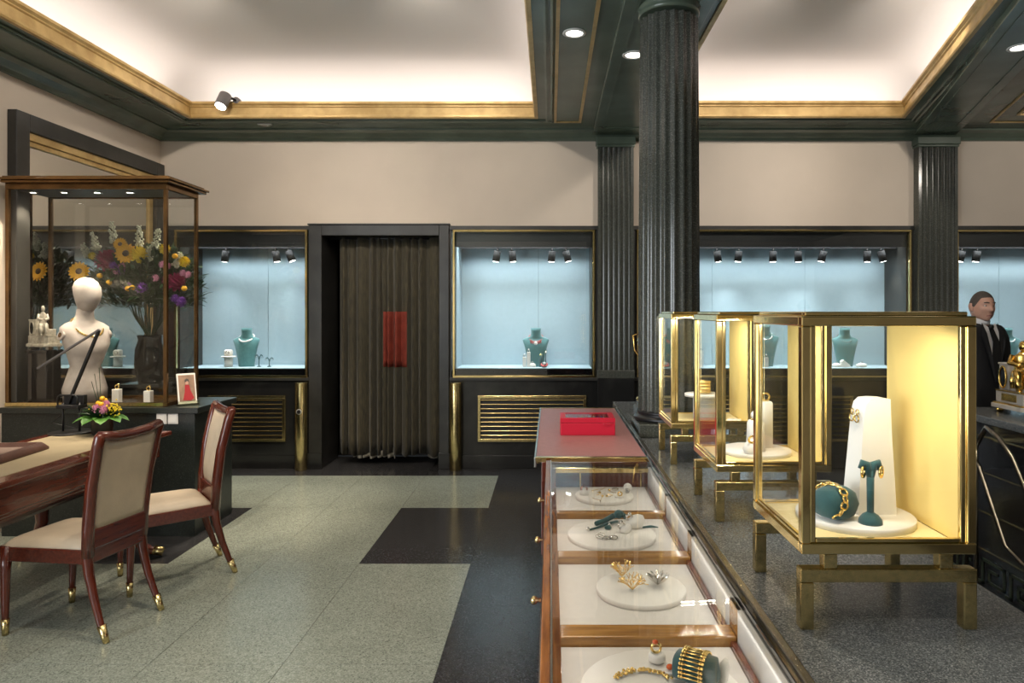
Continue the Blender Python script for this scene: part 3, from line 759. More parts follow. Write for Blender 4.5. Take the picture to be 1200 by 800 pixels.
chair((-2.285, 4.07, 0), math.atan2(.77, -.62), 'mahogany chair with cream leather seat standing askew by the dark granite counter')

# ---- dark granite counter with glass showcase
gc = thing('stone_counter', 'dark green granite counter carrying the tall glass showcase', 'counter', (-3.86, 4.78, 0))
MB().box(0, 1.39, 0, .60, .865, .907).build('top', m_cgran, gc, bevel=.004)
MB().box(0, 1.36, .02, .58, 0, .865).build('body', m_cgran, gc, bevel=.003)
for k, x in enumerate((1.165, 1.245)):
    s = thing('switch_plate', ['square white light switch next to the chair back on the granite counter', 'square white light switch near the end edge of the granite counter'][k], 'light switch', (-3.93 + x + .035, 4.80, .79), group='light switches')
    MB().box(-.036, .036, -.010, 0, 0, .075).build('plate', m_wplast, s, bevel=.004)
    MB().box(-.027, .027, -.0135, -.009, .010, .065).build('rocker', m_wplast, s, bevel=.002)

sc = thing('glass_showcase', 'tall bronze-framed glass showcase with lit top on the granite counter', 'showcase', (-3.86, 4.83, .907))
SW, SD, SH = 1.145, .44, 1.58
def srail(n, *a): return MB().box(*a).build(n, m_bronze, sc, bevel=.003)
for yy in (0, SD - .025):
    srail('bottom_rail', 0, SW, yy, yy + .025, 0, .03)
    srail('top_rail', 0, SW, yy, yy + .025, SH - .04, SH)
    for xx in (0, SW - .025): srail('post', xx, xx + .025, yy, yy + .025, .03, SH - .04)
srail('bottom_rail', SW - .025, SW, .025, SD - .025, 0, .03); srail('top_rail', SW - .025, SW, .025, SD - .025, SH - .04, SH)
MB().box(.0, SW - .025, -.002, 0, .002, .028).build('brass_fillet', m_aged, sc)
MB().box(-.0, SW + .04, -.045, SD + .045, SH, SH + .018).box(-.0, SW + .055, -.06, SD + .06, SH + .018, SH + .035).box(0, SW + .03, -.03, SD + .03, SH + .035, SH + .05).build('crown', m_bronze, sc, bevel=.005)
MB().box(.0, SW - .025, .025, SD - .025, SH - .03, SH - .012).build('lamp_board', m_black, sc)
for (a, b) in ((.025, .33), (.325, SW - .025)): MB().box(a, b, .009 if a > .2 else .016, .014 if a > .2 else .021, .03, SH - .04).build('front_pane', m_glass, sc)
MB().box(.025, SW - .025, SD - .016, SD - .010, .03, SH - .04).build('back_pane', m_backglass, sc)
MB().box(SW - .016, SW - .010, .025, SD - .025, .03, SH - .04).build('side_pane', m_glass, sc)
MB().box(.025, SW - .025, .025, SD - .025, .0, .012).build('floor_board', m_bronze, sc)
for k, x in enumerate((.07, .30, .54, .78)):
    l = MB().lathe([(.030, 0), (.034, -.006), (.026, -.010), (.024, -.002)], 20, (x, .17, SH - .030)).build('downlight', m_silver, sc)
    MB().lathe([(.001, -.001), (.023, -.001), (.023, -.004), (.001, -.004)], 18, (x, .17, SH - .032)).build('lens', m_lampc, l)
    spot('showcase_lamp', (-3.86 + x, 5.0, .907 + SH - .045), (-3.86 + x, 5.0, 0), 22, 85, WARM, .02, .7)

# ================================================================== things in the showcase
mq = thing('mannequin', 'linen torso mannequin with faceless egg head inside the glass showcase', 'mannequin', (-3.44, 5.05, .92), R(62))
mq.scale = (1.12, 1.12, 1.0)
body = [(0, 0, 0, .125, .105), (0, .004, .09, .132, .108), (0, .002, .18, .110, .088), (0, -.002, .26, .090, .070), (0, -.014, .35, .114, .092), (0, -.020, .42, .136, .102), (0, 0, .50, .150, .080), (0, .006, .545, .150, .066), (0, .012, .575, .115, .055), (0, .012, .60, .062, .05), (0, .006, .64, .050, .048), (0, -.004, .68, .050, .050)]
MB().loft(body, 28).build('torso', m_linen, mq)
MB().loft([(0, -.008, .665, .042, .045), (0, -.020, .70, .054, .066), (0, -.028, .74, .066, .084), (0, -.026, .79, .074, .096), (0, -.016, .84, .074, .096), (0, -.010, .88, .060, .078), (0, -.006, .905, .034, .044), (0, -.004, .914, .006, .008)], 24).build('head', m_linen, mq)
for sx in (-1, 1):
    MB().cyl((sx * .128, .0, .487), (sx * .152, .0, .492), .034, n=20).build('shoulder_cap', m_linen, mq)
    MB().cyl((sx * .152, .0, .492), (sx * .1545, .0, .4925), .018, n=20).build('shoulder_disc', m_bronze, mq)
nk = MB()
for i in range(44):
    a = 2 * math.pi * i / 44; f = (1 - math.cos(a)) / 2       # f=1 at the front
    x = .082 * math.sin(a) * (1 + .15 * f); y = .055 * math.cos(a) + .005 - .045 * f; z = .612 - .135 * f ** 1.5
    nk.ball((x, y, z), .0085, 6, 4)
o = nk.build('gold_necklace', m_gold2); o.matrix_world = T(-3.44, 5.05, .92) @ RZ(62) @ Matrix.Diagonal((1.12, 1.12, 1, 1))
tag(o, 'gold bead necklace worn by the linen mannequin', 'necklace')

def candle_stand(x, y, h, label):
    s = thing('ring_stand', label, 'ring stand', (x, y, .921), group='slim ring stands in the showcase')
    MB().box(-.024, .024, -.024, .024, 0, h).build('block', m_wht, s, bevel=.003)
    MB().ring((0, 0, h + .017), .014, .0042, 16, 6, axis='y').build('ring', m_gold2, s)
    MB().ball((.008, 0, h + .033), .008, 8, 6).build('ring_stone', m_gold2, s)
candle_stand(-3.13, 4.93, .10, 'slim white ring stand next to the mannequin in the glass showcase')
candle_stand(-2.92, 4.96, .085, 'slim white ring stand near the corner post of the glass showcase')

# ---- figure clocks
def seated_figure(parent, m, s=1.0, off=(0, 0, 0), kx=1.0, turn=0):
    M = T(*off) @ Matrix.Scale(s, 4) @ Matrix.Diagonal((kx, 1, 1, 1)) @ RZ(turn)
    b = MB()
    b.loft([(0, 0, 0, .055, .05), (0, -.005, .03, .058, .055), (0, .005, .065, .045, .036), (0, .01, .10, .050, .036), (.0, .0, .13, .052, .034), (0, -.004, .145, .030, .024), (0, -.006, .16, .016, .016)], 16, M)
    b.ball((0, -.012, .187), (.025, .028, .031), 14, 10, M)
    b.ball((0, .016, .196), (.020, .017, .020), 10, 8, M)
    b.ball((0, -.040, .186), (.005, .006, .006), 8, 6, M)
    for sx in (-1, 1):
        b.tube([(sx * .050, 0, .132), (sx * .066, -.02, .095), (sx * .03, -.060, .085), (sx * .005, -.068, .09)], [.017, .015, .012, .010], 8, M=M)
        b.tube([(sx * .03, -.005, .022), (sx * .036, -.08, .030), (sx * .034, -.095, -.01), (sx * .030, -.10, -.055)], [.032, .026, .021, .016], 8, M=M)
        b.ball((sx * .030, -.115, -.058), (.012, .024, .010), 8, 6, M)
    for k in range(7):
        a = -1.1 + .37 * k; b.tube([(.05 * math.sin(a), -.045 * math.cos(a), .05), (.062 * math.sin(a), -.062 * math.cos(a), .0), (.06 * math.sin(a), -.06 * math.cos(a), -.045)], [.012, .016, .012], 6, M=M)
    return b.build('figure', m, parent)
def mantel_clock(name, label, loc, rz, s, mm, mf, kx=1.0):
    c = thing(name, label, 'clock', loc, rz); c.scale = (s / kx, s, s)
    def ch(w, d, k): return [(-w, -d + k), (-w + k, -d), (w - k, -d), (w, -d + k), (w, d), (-w, d)]
    MB().prism(ch(.24, .13, .04), .03, .055).build('base', mm, c, bevel=.004)
    MB().prism(ch(.232, .124, .04), .055, .063).build('gilt_moulding', mf, c, bevel=.003)
    MB().prism(ch(.215, .11, .035), .063, .125).build('plinth', mm, c, bevel=.003)
    MB().prism(ch(.218, .113, .035), .125, .132).build('gilt_moulding', mf, c, bevel=.002)
    MB().box(-.20, -.06, -.085, .085, .132, .275).build('pedestal', mm, c, bevel=.005)
    MB().box(-.205, -.055, -.09, .09, .275, .287).build('cap', mm, c, bevel=.004)
    for q in (0,):
        M = (T(-.13, -.086, .205) @ RX(90)) if q == 0 else (T(-.201, 0, .205) @ RY(-90) @ RZ(90))
        MB().loft([(0, 0, 0, .045, .058), (0, 0, .006, .045, .058)], 28, M).build('dial', m_blackg, c)
        r = []
        for i in range(28):
            a = 2 * math.pi * i / 28; r.append((.047 * math.cos(a), .060 * math.sin(a), .006))
        MB().tube(r, .006, 8, closed=True, M=M).build('dial_ring', mf, c)
    seated_figure(c, mf, 1.0, (.085, -.065, .20), kx, 62)
    MB().box(-.045, .20, -.085, .06, .132, .195).build('seat_block', mm, c, bevel=.006)
    MB().box(-.10, .10, -.1125, -.1095, .075, .115).build('plaque', mf, c)
    for x in (-.20, .20):
        for y in (-.08, .10): MB().lathe([(.010, 0), (.02, .006), (.022, .016), (.014, .026), (.02, .031)], 14, (x, y, 0)).build('foot', mf, c)
    return c
# ---- black counter by the stairs, clock, rails
bc = thing('black_counter', 'glossy black counter with thin brass lines and granite top by the stairs', 'counter', (2.4, 1.2, 0))
MB().box(0, .75, 0, 2.95, .96, 1.0).build('top', m_gran, bc, bevel=.004)
MB().box(.02, .72, .02, 2.93, 0, .96).build('body', m_blackg, bc, bevel=.003)
for z in (.25, .46, .68, .88): MB().box(.016, .021, .02, 2.93, z, z + .007).build('brass_line', m_aged, bc)
kx = MB()
for i in range(12):
    y = .08 + i * .235
    for (a, b, z0, z1) in ((0, .20, .19, .205), (0, .018, .08, .205), (0, .14, .08, .095), (.125, .14, .08, .16), (.06, .14, .145, .16), (.182, .20, .06, .205), (.182, .235, .06, .075)):
        kx.box(.015, .021, y + a, y + b, z0, z1)
kx.build('key_border', mat('muted_green_inlay', (.05, .07, .05), .4), bc, kind='stuff')
mantel_clock('mantel_clock', 'white marble mantel clock with gilt seated figure on the black counter', (2.69, 3.84, 1.0), R(-90), 1.0, m_marble, m_figure, 1.6)
hr = thing('stair_handrail', 'pair of bent brass handrails in front of the black counter', 'handrail', (2.1, 3.0, 0))
MB().tube([(0, .45, .80), (0, .40, .86), (0, .34, .816), (0, .15, .497), (0, .03, .455), (0, -.5, .40)], .011, 10).build('rail', m_rail, hr)
MB().tube([(.12, .56, .88), (.12, .48, .99), (.12, .38, .956), (.12, .28, .88), (.12, .04, .54), (.12, -.5, .44)], .011, 10).build('rail', m_rail, hr)
MB().cyl((0, .44, 0), (0, .45, .80), .010, n=10).build('post', m_rail, hr); MB().cyl((.12, .56, 0), (.12, .56, .88), .010, n=10).build('post', m_rail, hr)
MB().cyl((0, -.48, 0), (0, -.48, .40), .010, n=10).build('post', m_rail, hr); MB().cyl((.12, -.48, 0), (.12, -.48, .44), .010, n=10).build('post', m_rail, hr)

# left clock on its black pedestal
p = thing('pedestal_block', 'black pedestal block inside the left end of the glass showcase', 'pedestal', (-3.735, 5.04, .919))
MB().box(-.085, .085, -.09, .09, 0, .02).box(-.07, .07, -.075, .075, .02, .36).box(-.08, .08, -.085, .085, .36, .38).build('block', m_blackg, p, bevel=.004)
m_patina = mat('grey_stone_patina', (.34, .31, .25), .45, var=.25, scale=30)
mantel_clock('figure_clock', 'weathered grey figure clock on the black pedestal in the showcase', (-3.735, 5.03, 1.299), R(-15), .36, m_patina, m_patina)
bpy.data.objects['figure_clock'].scale = (.42, .50, .78)

# ---- gilt urn behind the column
u = thing('gilded_urn', 'violet enamel and gilt urn on a stepped base behind the column', 'urn', (.73, 4.82, .88))
MB().box(-.13, .13, -.11, .11, 0, .04).box(-.115, .115, -.095, .095, .04, .07).build('plinth', m_gran, u, bevel=.004)
MB().lathe([(.12, .07), (.125, .09), (.10, .11), (.095, .20), (.105, .22), (.11, .235)], 28).build('gilt_drum', m_figure, u)
MB().lathe([(.03, .235), (.028, .30), (.05, .36), (.10, .43), (.115, .49), (.11, .52), (.09, .55)], 28).build('bowl', m_enamel, u)
MB().lathe([(.116, .485), (.121, .495), (.116, .505)], 28).build('gilt_band', m_figure, u)
MB().lathe([(.09, .55), (.098, .56), (.07, .60), (.03, .63), (.012, .65), (.016, .67), (.004, .685)], 24).build('lid', m_enamel, u)
for sx in (-1, 1): MB().tube([(sx * .095, 0, .55), (sx * .145, 0, .53), (sx * .135, 0, .43), (sx * .075, 0, .35), (sx * .04, 0, .26)], .008, 8).build('handle', m_figure, u)

# ---- red box on the leather top
rb = thing('jewellery_box', 'bright red leather jewellery box with glazed lid on the red counter end', 'box', (.055, 3.74, .902))
MB().box(0, .30, 0, .22, 0, .068).build('body', m_red, rb, bevel=.003)
l = MB(); l.box(0, .30, 0, .03, .07, .094).box(0, .30, .19, .22, .07, .094).box(0, .03, .03, .19, .07, .094).box(.27, .30, .03, .19, .07, .094)
l.build('lid', m_red, rb)
MB().box(.03, .27, .03, .19, .069, .072).build('velvet_bed', mat('dark_wine_velvet', (.05, .01, .02), .8), rb)
cols = [(.5, .12, .05), (.1, .2, .5), (.6, .5, .1), (.6, .6, .6), (.3, .05, .3), (.7, .25, .03)]
jm = [mat('gem_colour', c, .2, coat=.4) for c in cols]
random.seed(3)
for i in range(22):
    x = .042 + (i % 11) * .0215; y = .075 + (i // 11) * .07
    MB().ball((x, y + random.uniform(-.015, .015), .079), (.008, .012, .006), 8, 6).build('gem', jm[random.randrange(6)], rb)
MB().box(.03, .27, .03, .19, .089, .092).build('lid_glass', m_glass, rb)
MB().prism([(.235, -.012), (.275, -.012), (.275, 0), (.235, 0)], .058, .068).build('clasp', m_red, rb, bevel=.003)

# ---- lamp, flower pot, tray on the desk, leaflet on the counter
la = thing('desk_lamp', 'black folding desk lamp with slim arm on the tan desk top', 'lamp', (-3.20, 4.56, .7705))
MB().lathe([(.125, 0), (.13, .004), (.128, .009), (.02, .012)], 32).build('base', m_black, la)
for x in (-.055, .055): MB().cyl((x, 0, .008), (x, 0, .20), .007, n=10).build('rod', m_black, la)
MB().box(-.075, .075, -.045, .05, .165, .19).build('joint_box', m_black, la, bevel=.005)
MB().prism([(-.06, .01), (.075, .01), (.075, .05), (-.02, .05)], .19, .25).build('ballast', m_black, la, bevel=.004)
MB().tube([(-.07, -.03, .19), (-.07, -.03, .24), (-.055, -.03, .255), (.045, -.03, .255), (.06, -.03, .24), (.06, -.03, .19)], .006, 8).build('handle_loop', m_black, la)
def bar(p0, p1, w, h):
    p0, p1 = Vector(p0), Vector(p1); L = (p1 - p0).length
    return MB().box(-w / 2, w / 2, -h / 2, h / 2, 0, L, M=T(*p0) @ aim(p1 - p0))
bar((-.03, 0, .17), (.185, 0, .685), .022, .016).build('arm', m_black, la, bevel=.002)
bar((.190, -.004, .69), (-.21, -.02, .43), .020, .013).build('lamp_head', m_grey, la, bevel=.002)
MB().tube([(0, .10, .004), (-.1, .12, .02), (-.2, .10, .05), (-.1, .05, .12), (-.03, .02, .18)], .003, 6).build('cable', m_black, la)

random.seed(11)
def leaf(mb, base, d, L, w, droop=.3, up=(0, 0, 1)):
    d = Vector(d).normalized(); side = d.cross(Vector(up)); side = side.normalized() if side.length > 1e-3 else Vector((1, 0, 0))
    b = Vector(base); n = side.cross(d); vs = []
    for t, k in ((0, .08), (.3, .8), (.6, 1), (.85, .6), (1, .03)):
        c = b + d * L * t - Vector((0, 0, 1)) * droop * L * t * t
        vs += [c - side * w * k / 2 + n * w * .12 * k, c - n * .002, c + side * w * k / 2 + n * w * .12 * k]
    fs = []
    for i in range(4):
        for j in range(2): a = i * 3 + j; fs.append((a, a + 1, a + 4, a + 3))
    mb.add(vs, fs, None, True)
def daisy(parent, c, d, r, mp, mc, n=14, name='flower'):
    M = T(*c) @ aim(d); mb = MB()
    for k in range(2):
        for i in range(n):
            a = 2 * math.pi * (i + .5 * k) / n; dr = Vector((math.cos(a), math.sin(a), .15 + .25 * k))
            t = MB(); leaf(t, dr * r * .2, dr, r * (.9 - .2 * k), r * .38, .1); mb.add(t.v, t.f, M, True)
    o = mb.build(name, mp, parent); MB().ball((0, 0, r * .08), (r * .36, r * .36, r * .16), 12, 6, M).build('flower_heart', mc, o); return o
def puff(parent, c, r, m, name='bloom', n=46):
    mb = MB().ball(c, r * .7, 8, 6)
    for i in range(n):
        z = 1 - 2 * (i + .5) / n; a = i * 2.4; q = math.sqrt(1 - z * z); dr = Vector((q * math.cos(a), q * math.sin(a), z))
        leaf(mb, Vector(c) + dr * r * .45, dr + Vector((0, 0, .25)), r * .62, r * .55, -.1, (.3, .2, 1))
    return mb.build(name, m, parent)
def spike(parent, c, d, L, r, m, name='flower_spike'):
    mb = MB(); d = Vector(d).normalized(); u = d.orthogonal().normalized(); v = d.cross(u)
    for i in range(40):
        t = i / 40; a = i * 2.4; rr = r * (.85 - .5 * t ** 2) * random.uniform(.3, 1.25)
        mb.ball(Vector(c) + d * L * t + (u * math.cos(a) + v * math.sin(a)) * rr, (r * .40 * (1 - .4 * t) * random.uniform(.6, 1.3),) * 3, 6, 4)
    return mb.build(name, m, parent)

fp = thing('flower_pot', 'small posy with green leaves and pink blooms in a black pot on the desk', 'flower pot', (-2.955, 4.50, .7705))
MB().lathe([(.05, 0), (.06, .01), (.066, .10), (.07, .105), (.06, .108), (.05, .09)], 24).build('pot', m_black, fp)
for a in (10, 60, 115, 170, 215, 262, 300, 340):
    mb = MB(); aa = R(a); leaf(mb, (.02 * math.cos(aa), .02 * math.sin(aa), .11), (math.cos(aa), math.sin(aa), .32), .15, .10, .45); mb.build('leaf', m_leafl, fp)
for (x, y, z) in ((-.005, -.05, .175), (.045, -.055, .17), (.03, -.01, .195)): puff(fp, (x, y, z), .03, m_pink, 'pink_bloom', 40)
for (x, y, z) in ((.015, -.02, .24), (-.005, -.03, .21), (.02, -.04, .205), (.0, .03, .22)): MB().ball((x, y, z), .016, 10, 8).build('yellow_button', m_yel, fp)
for k in range(6):
    a = R(-60 + 40 * k); mb = MB()
    for i in range(26): mb.ball((.085 * math.cos(a) + random.gauss(0, .018), .05 * math.sin(a) + random.gauss(0, .012), .165 + random.gauss(0, .02)), .0055, 5, 4)
    mb.build('yellow_sprig', m_yel2, fp)
mb = MB()
for i in range(60):
    a = random.uniform(0, 6.28); leaf(mb, (.03 * math.cos(a), .03 * math.sin(a), .11), (math.cos(a), math.sin(a), random.uniform(.5, 2)), random.uniform(.07, .13), .03, .2)
mb.build('foliage', m_leafd, fp, kind='stuff')
for (dx, dz) in ((-.05, .30), (-.02, .34), (-.07, .25)): MB().tube([(0, 0, .1), (dx * .5, 0, .1 + dz * .5), (dx, .0, .1 + dz)], .0018, 5).build('grass_stem', m_leafd, fp)

tr_ = thing('leather_tray', 'brown leather valet tray with sloped rim on the desk', 'tray', (-2.92, 3.62, .7705), R(6))
MB().loft([(-.16, .2, 0, .165, .235), (-.16, .2, .012, .165, .235), (-.16, .2, .042, .14, .21), (-.16, .2, .042, .12, .19), (-.16, .2, .018, .115, .185)], 40, power=14, cap=True).build('rim', m_brownl, tr_)
MB().box(-.27, -.05, .02, .38, .012, .020).build('pad', mat('mauve_pad', (.22, .15, .12), .7), tr_, bevel=.003)
MB().box(-.20, -.12, -.037, -.033, .012, .022).build('gilt_stamp', m_gold2, tr_)

pc = thing('photo_stand', 'small standing photo card of a woman in a red dress in a clear holder', 'photo card', (-2.60, 4.90, .907), R(42))
M = RX(-16)
MB().box(-.062, .062, 0, .008, .012, .235, M).build('card', m_wht, pc, bevel=.002)
MB().box(-.052, .052, -.0015, .0, .030, .222, M).build('print', mat('tan_print', (.32, .20, .13), .4, var=.3, scale=14), pc)
def flat(poly, name, m, d=-.003): MB().prism(poly, 0, .001, M @ T(0, d, 0) @ RX(90)).build(name, m, pc)
flat([(-.012, .15), (.016, .15), (.022, .11), (.044, .05), (.02, .035), (-.03, .04), (-.016, .10)], 'printed_dress', mat('print_red', (.38, .012, .02), .5))
flat([(-.006, .152), (.010, .152), (.013, .175), (.002, .185), (-.010, .172)], 'printed_head', m_skin); flat([(-.012, .165), (.004, .178), (.015, .168), (.014, .19), (.0, .196), (-.012, .186)], 'printed_hair', m_hair, -.0045)
MB().box(-.07, .07, -.03, .05, 0, .008).box(-.07, .07, -.03, -.024, .008, .035).build('holder', glass('acrylic', (.9, .92, .8), .05), pc)

# ---- tall bouquet behind the showcase
ps = thing('flower_plinth', 'black square plinth behind the granite counter carrying the big vase', 'plinth', (-3.40, 5.80, 0))
MB().box(-.17, .17, -.17, .17, 0, .95).box(-.18, .18, -.18, .18, .95, .98).build('body', m_stone, ps, bevel=.004)
bq = thing('flower_bouquet', 'large mixed bouquet of sunflowers, magenta blooms and white spikes in a dark vase', 'bouquet', (-3.40, 5.80, .98))
MB().lathe([(.08, 0), (.10, .02), (.12, .15), (.115, .28), (.09, .36), (.10, .40), (.09, .40), (.08, .36)], 28).build('vase', m_blackg, bq)
random.seed(21)
mb = MB()
for i in range(2800):
    a = random.uniform(0, 6.28); q = random.uniform(.2, 1) ** .7; el = random.uniform(-.25, 1)
    c = Vector((.50 * q * math.cos(a), .36 * q * math.sin(a), .72 + .40 * el * (1.15 - .5 * q)))
    if c.x < -.30 or c.x > .29 or c.z < .45: continue
    dr = (c - Vector((0, 0, .42))).normalized() + Vector((random.gauss(0, .4), random.gauss(0, .4), random.gauss(0, .4)))
    leaf(mb, c, dr, random.uniform(.06, .13), random.uniform(.02, .045), .2)
mb.build('foliage', m_leafd, bq, kind='stuff')
mb = MB()
for i in range(40):
    a = random.uniform(0, 6.28); q = random.uniform(.3, .8)
    mb.tube([(0, 0, .36), (.12 * math.cos(a), .09 * math.sin(a), .55), (.34 * q * math.cos(a), .30 * q * math.sin(a), random.uniform(.75, 1.05))], .003, 5)
mb.build('stems', m_leafd, bq, kind='stuff')
def bp(px, py, dy=-.2):
    Y = 5.80 + dy; return Vector(((px - 645) * Y / 800 + 3.40, dy, EYE - (py - 365) * Y / 800 - .98))
for (px, py, r) in ((93, 318, .075), (148, 297, .08), (141, 286, .05)):
    if px > 84: daisy(bq, bp(px, py, -.34), (.15, -1, .2), r, m_yel, m_brownc, 16, 'sunflower')
for (px, py, r) in ((162, 299, .07), (73, 300, .06), (216, 307, .045), (193, 292, .045), (108, 300, .03)):
    if px > 84: puff(bq, bp(px, py, -.32), r, m_yel2, 'yellow_bloom')
for (px, py, r) in ((124, 306, .085), (206, 331, .075), (197, 329, .05), (128, 300, .05)):
    if px > 84: puff(bq, bp(px, py, -.3), r, m_mag, 'magenta_bloom', 60)
for (px, py, r) in ((142, 316, .045), (166, 338, .05), (133, 311, .035), (212, 354, .045), (205, 350, .035), (150, 336, .035), (110, 355, .04)):
    if px > 84: puff(bq, bp(px, py, -.33), r, m_pur, 'purple_bloom', 36)
for (px, py, r) in ((143, 313, .035), (190, 310, .03), (220, 322, .03), (214, 320, .028), (137, 318, .03), (182, 326, .03), (196, 312, .03)):
    if px > 84: puff(bq, bp(px, py, -.34), r, m_pink, 'pink_bloom', 30)
for (px, py, L, tx) in ((86, 295, .17, -.3), (134, 284, .17, 0), (163, 288, .17, .15), (113, 292, .14, -.1), (182, 290, .16, .3), (96, 286, .13, -.1), (152, 305, .12, .2), (174, 305, .12, .2), (205, 312, .13, .6), (104, 302, .12, -.3)):
    if px > 100: spike(bq, bp(px, py, -.26), (tx, -.25, 1), L, .032, m_wflow, 'white_spike')
for (px, py) in ((117, 323), (150, 338), (216, 338), (155, 337), (205, 300), (128, 331)): MB().ball(bp(px, py, -.36), .022, 10, 8).build('yellow_button', m_yel, bq)

# ================================================================== jewellery displays in the windows
SY = 7.17; SZ = 1.0055
def wx(px): return (px - 645) * SY / 800
def bust(px, label, s=1.0, y=SY):
    b = thing('necklace_bust', label, 'bust', ((px - 645) * y / 800, y, SZ), group='teal necklace busts in the windows'); b.scale = (s, s, s)
    MB().loft([(0, 0, 0, .082, .045), (0, 0, .015, .082, .045), (0, 0, .10, .095, .045), (0, -.004, .20, .116, .046), (0, -.004, .272, .138, .038), (0, 0, .284, .138, .032), (0, .003, .297, .110, .036), (0, .006, .312, .070, .040), (0, .008, .335, .054, .044), (0, .006, .37, .052, .046), (0, .002, .398, .056, .048)], 28, power=2.3).build('torso', m_teal, b)
    MB().loft([(0, .002, .398, .056, .048), (0, .002, .402, .055, .047)], 24).build('neck_cap', m_teal, b)
    return b
def strand(px, label, m, r=.0075, s=1.0, low=.262, rows=1, y=SY, n=34):
    mb = MB()
    for q in range(rows):
        for i in range(n):
            a = 2 * math.pi * i / n; f = (1 - math.cos(a)) / 2
            k = 1 + .05 * q
            mb.ball((.074 * k * math.sin(a), .058 * math.cos(a) + .006 - .006 * f, .335 - (.335 - low) * f ** 1.3 - .010 * q), r, 6, 4)
    o = mb.build('necklace', m); o.location = ((px - 645) * y / 800, y, SZ); o.scale = (s, s, s)
    return tag(o, label, 'necklace')
bust(289, 'teal necklace bust with white pearl strand in the window by the mirror'); strand(289, 'white pearl strand on the teal bust by the mirror', m_pearl, .010)
bust(628, 'teal necklace bust with red coral rows in the window by the pilaster'); strand(628, 'red coral necklace in rows on the teal bust', m_coral, .006, rows=3, low=.262)
o = MB().lathe([(.018, 0), (.018, .006), (.006, .010)], 18, M=T(0, 0, 0) @ RX(90)).build('pendant', m_pearl); o.location = (wx(628), SY - .062, SZ + .245); tag(o, 'round white pendant of the red coral necklace', 'pendant')
bust(896, 'teal necklace bust with bright strand in the wide window, the one nearer the column', 1.08); strand(896, 'bright diamond strand on the bust nearer the column in the wide window', m_silver, .0085, 1.08, .262)
bust(990, 'teal necklace bust behind white ring wedges in the wide window', 1.0); strand(990, 'dark chain necklace on the bust behind the white ring wedges', m_grey, .0055, 1.0, .255)
bust(1180, 'teal necklace bust beside the guard in the last window', 1.0); strand(1180, 'pale pearl strand on the bust beside the guard', m_pearl, .0075)
bust(800, 'teal necklace bust seen through the far brass cases in the wide window', .9); strand(800, 'silver strand on the bust seen through the far brass cases', m_silver, .007, .9)

def ring_drum(px, label):
    s = thing('ring_drum', label, 'ring stand', (wx(px), SY - .06, SZ))
    MB().lathe([(.042, 0), (.042, .10), (.001, .101)], 22).build('drum', m_wht, s)
    MB().lathe([(.001, .10), (.072, .10), (.072, .112), (.001, .113)], 26).build('disc', m_wht, s)
    MB().loft([(0, 0, .1125, .034, .030), (0, 0, .13, .038, .034), (0, 0, .165, .038, .034), (0, 0, .178, .030, .026)], 16, power=4).build('cushion', m_wht, s)
    MB().ring((0, -.03, .146), .018, .005, 18, 6, axis='y').build('bracelet', m_silver, s)
ring_drum(271, 'white drum stand with disc and silver bracelet cushion beside the pearl bust')
def y_stand(px, h, label):
    s = thing('earring_tree', label, 'earring stand', (wx(px), SY - .05, SZ), group='small teal earring trees')
    MB().lathe([(.022, 0), (.020, .006), (.006, .012)], 16).build('base', m_dteal, s)
    MB().cyl((0, 0, .008), (0, 0, h * .6), .005, n=8).build('stem', m_dteal, s)
    for sx in (-1, 1): MB().tube([(0, 0, h * .55), (sx * .008, 0, h * .85), (sx * .022, 0, h), (sx * .036, 0, h * .9)], [.005, .005, .006, .006], 8).build('arm', m_dteal, s)
    for sx in (-1, 1): MB().ring((sx * .036, 0, h * .8), .008, .002, 12, 5, axis='y').build('earring', m_silver, s)
y_stand(306, .125, 'taller teal earring tree next to the pearl bust'); y_stand(318, .095, 'shorter teal earring tree, farther from the pearl bust')
def white_block(px, h, label, y=SY - .09, w=.036):
    s = thing('ring_block', label, 'ring stand', ((px - 645) * y / 800, y, SZ))
    MB().box(-w / 2, w / 2, -.018, .018, 0, h).build('block', m_wht, s, bevel=.003)
    MB().ring((0, 0, h + .012), .012, .004, 14, 6, axis='y').build('ring', m_silver, s)
    MB().ball((0, 0, h + .028), .008, 8, 6).build('ring_stone', m_pearl, s)
white_block(619.5, .155, 'taller white ring block touching the coral bust'); white_block(614.5, .105, 'shorter white ring block farther from the coral bust', SY - .10)
def cushion(px, label, dz=0, w=.034):
    s = thing('ring_cushion', label, 'ring cushion', (wx(px), SY - .09, SZ))
    MB().loft([(0, 0, 0, w, .024), (0, 0, .012, w * 1.1, .028), (0, 0, .030, w, .024), (0, 0, .040, w * .5, .012)], 18).build('pad', m_wht, s)
    MB().ring((0, 0, .045), .011, .003, 14, 6, axis='y').build('ring', m_silver, s)
cushion(624, 'low white ring cushion in front of the coral bust')
s = thing('ring_holder', 'slim dark teal ring holder with two fingers by the coral bust', 'ring stand', (wx(634), SY - .08, SZ))
MB().cyl((0, 0, 0), (0, 0, .145), .016, .013, 14).build('finger', m_dteal, s); MB().cyl((.05, 0, .0), (.05, 0, .15), .005, n=8).build('finger', m_dteal, s)
MB().ring((0, 0, .125), .0155, .004, 16, 6).build('ring', m_gold2, s); MB().ball((.05, 0, .155), (.011, .008, .006), 8, 6).build('ring', m_gold2, s)
s = thing('bracelet_pillow', 'small teal pillow with coral and white bracelet by the coral bust', 'bracelet', (wx(638), SY - .13, SZ))
MB().loft([(0, 0, 0, .022, .020), (0, 0, .02, .028, .024), (0, 0, .045, .026, .022), (0, 0, .055, .012, .010)], 16).build('pillow', m_dteal, s)
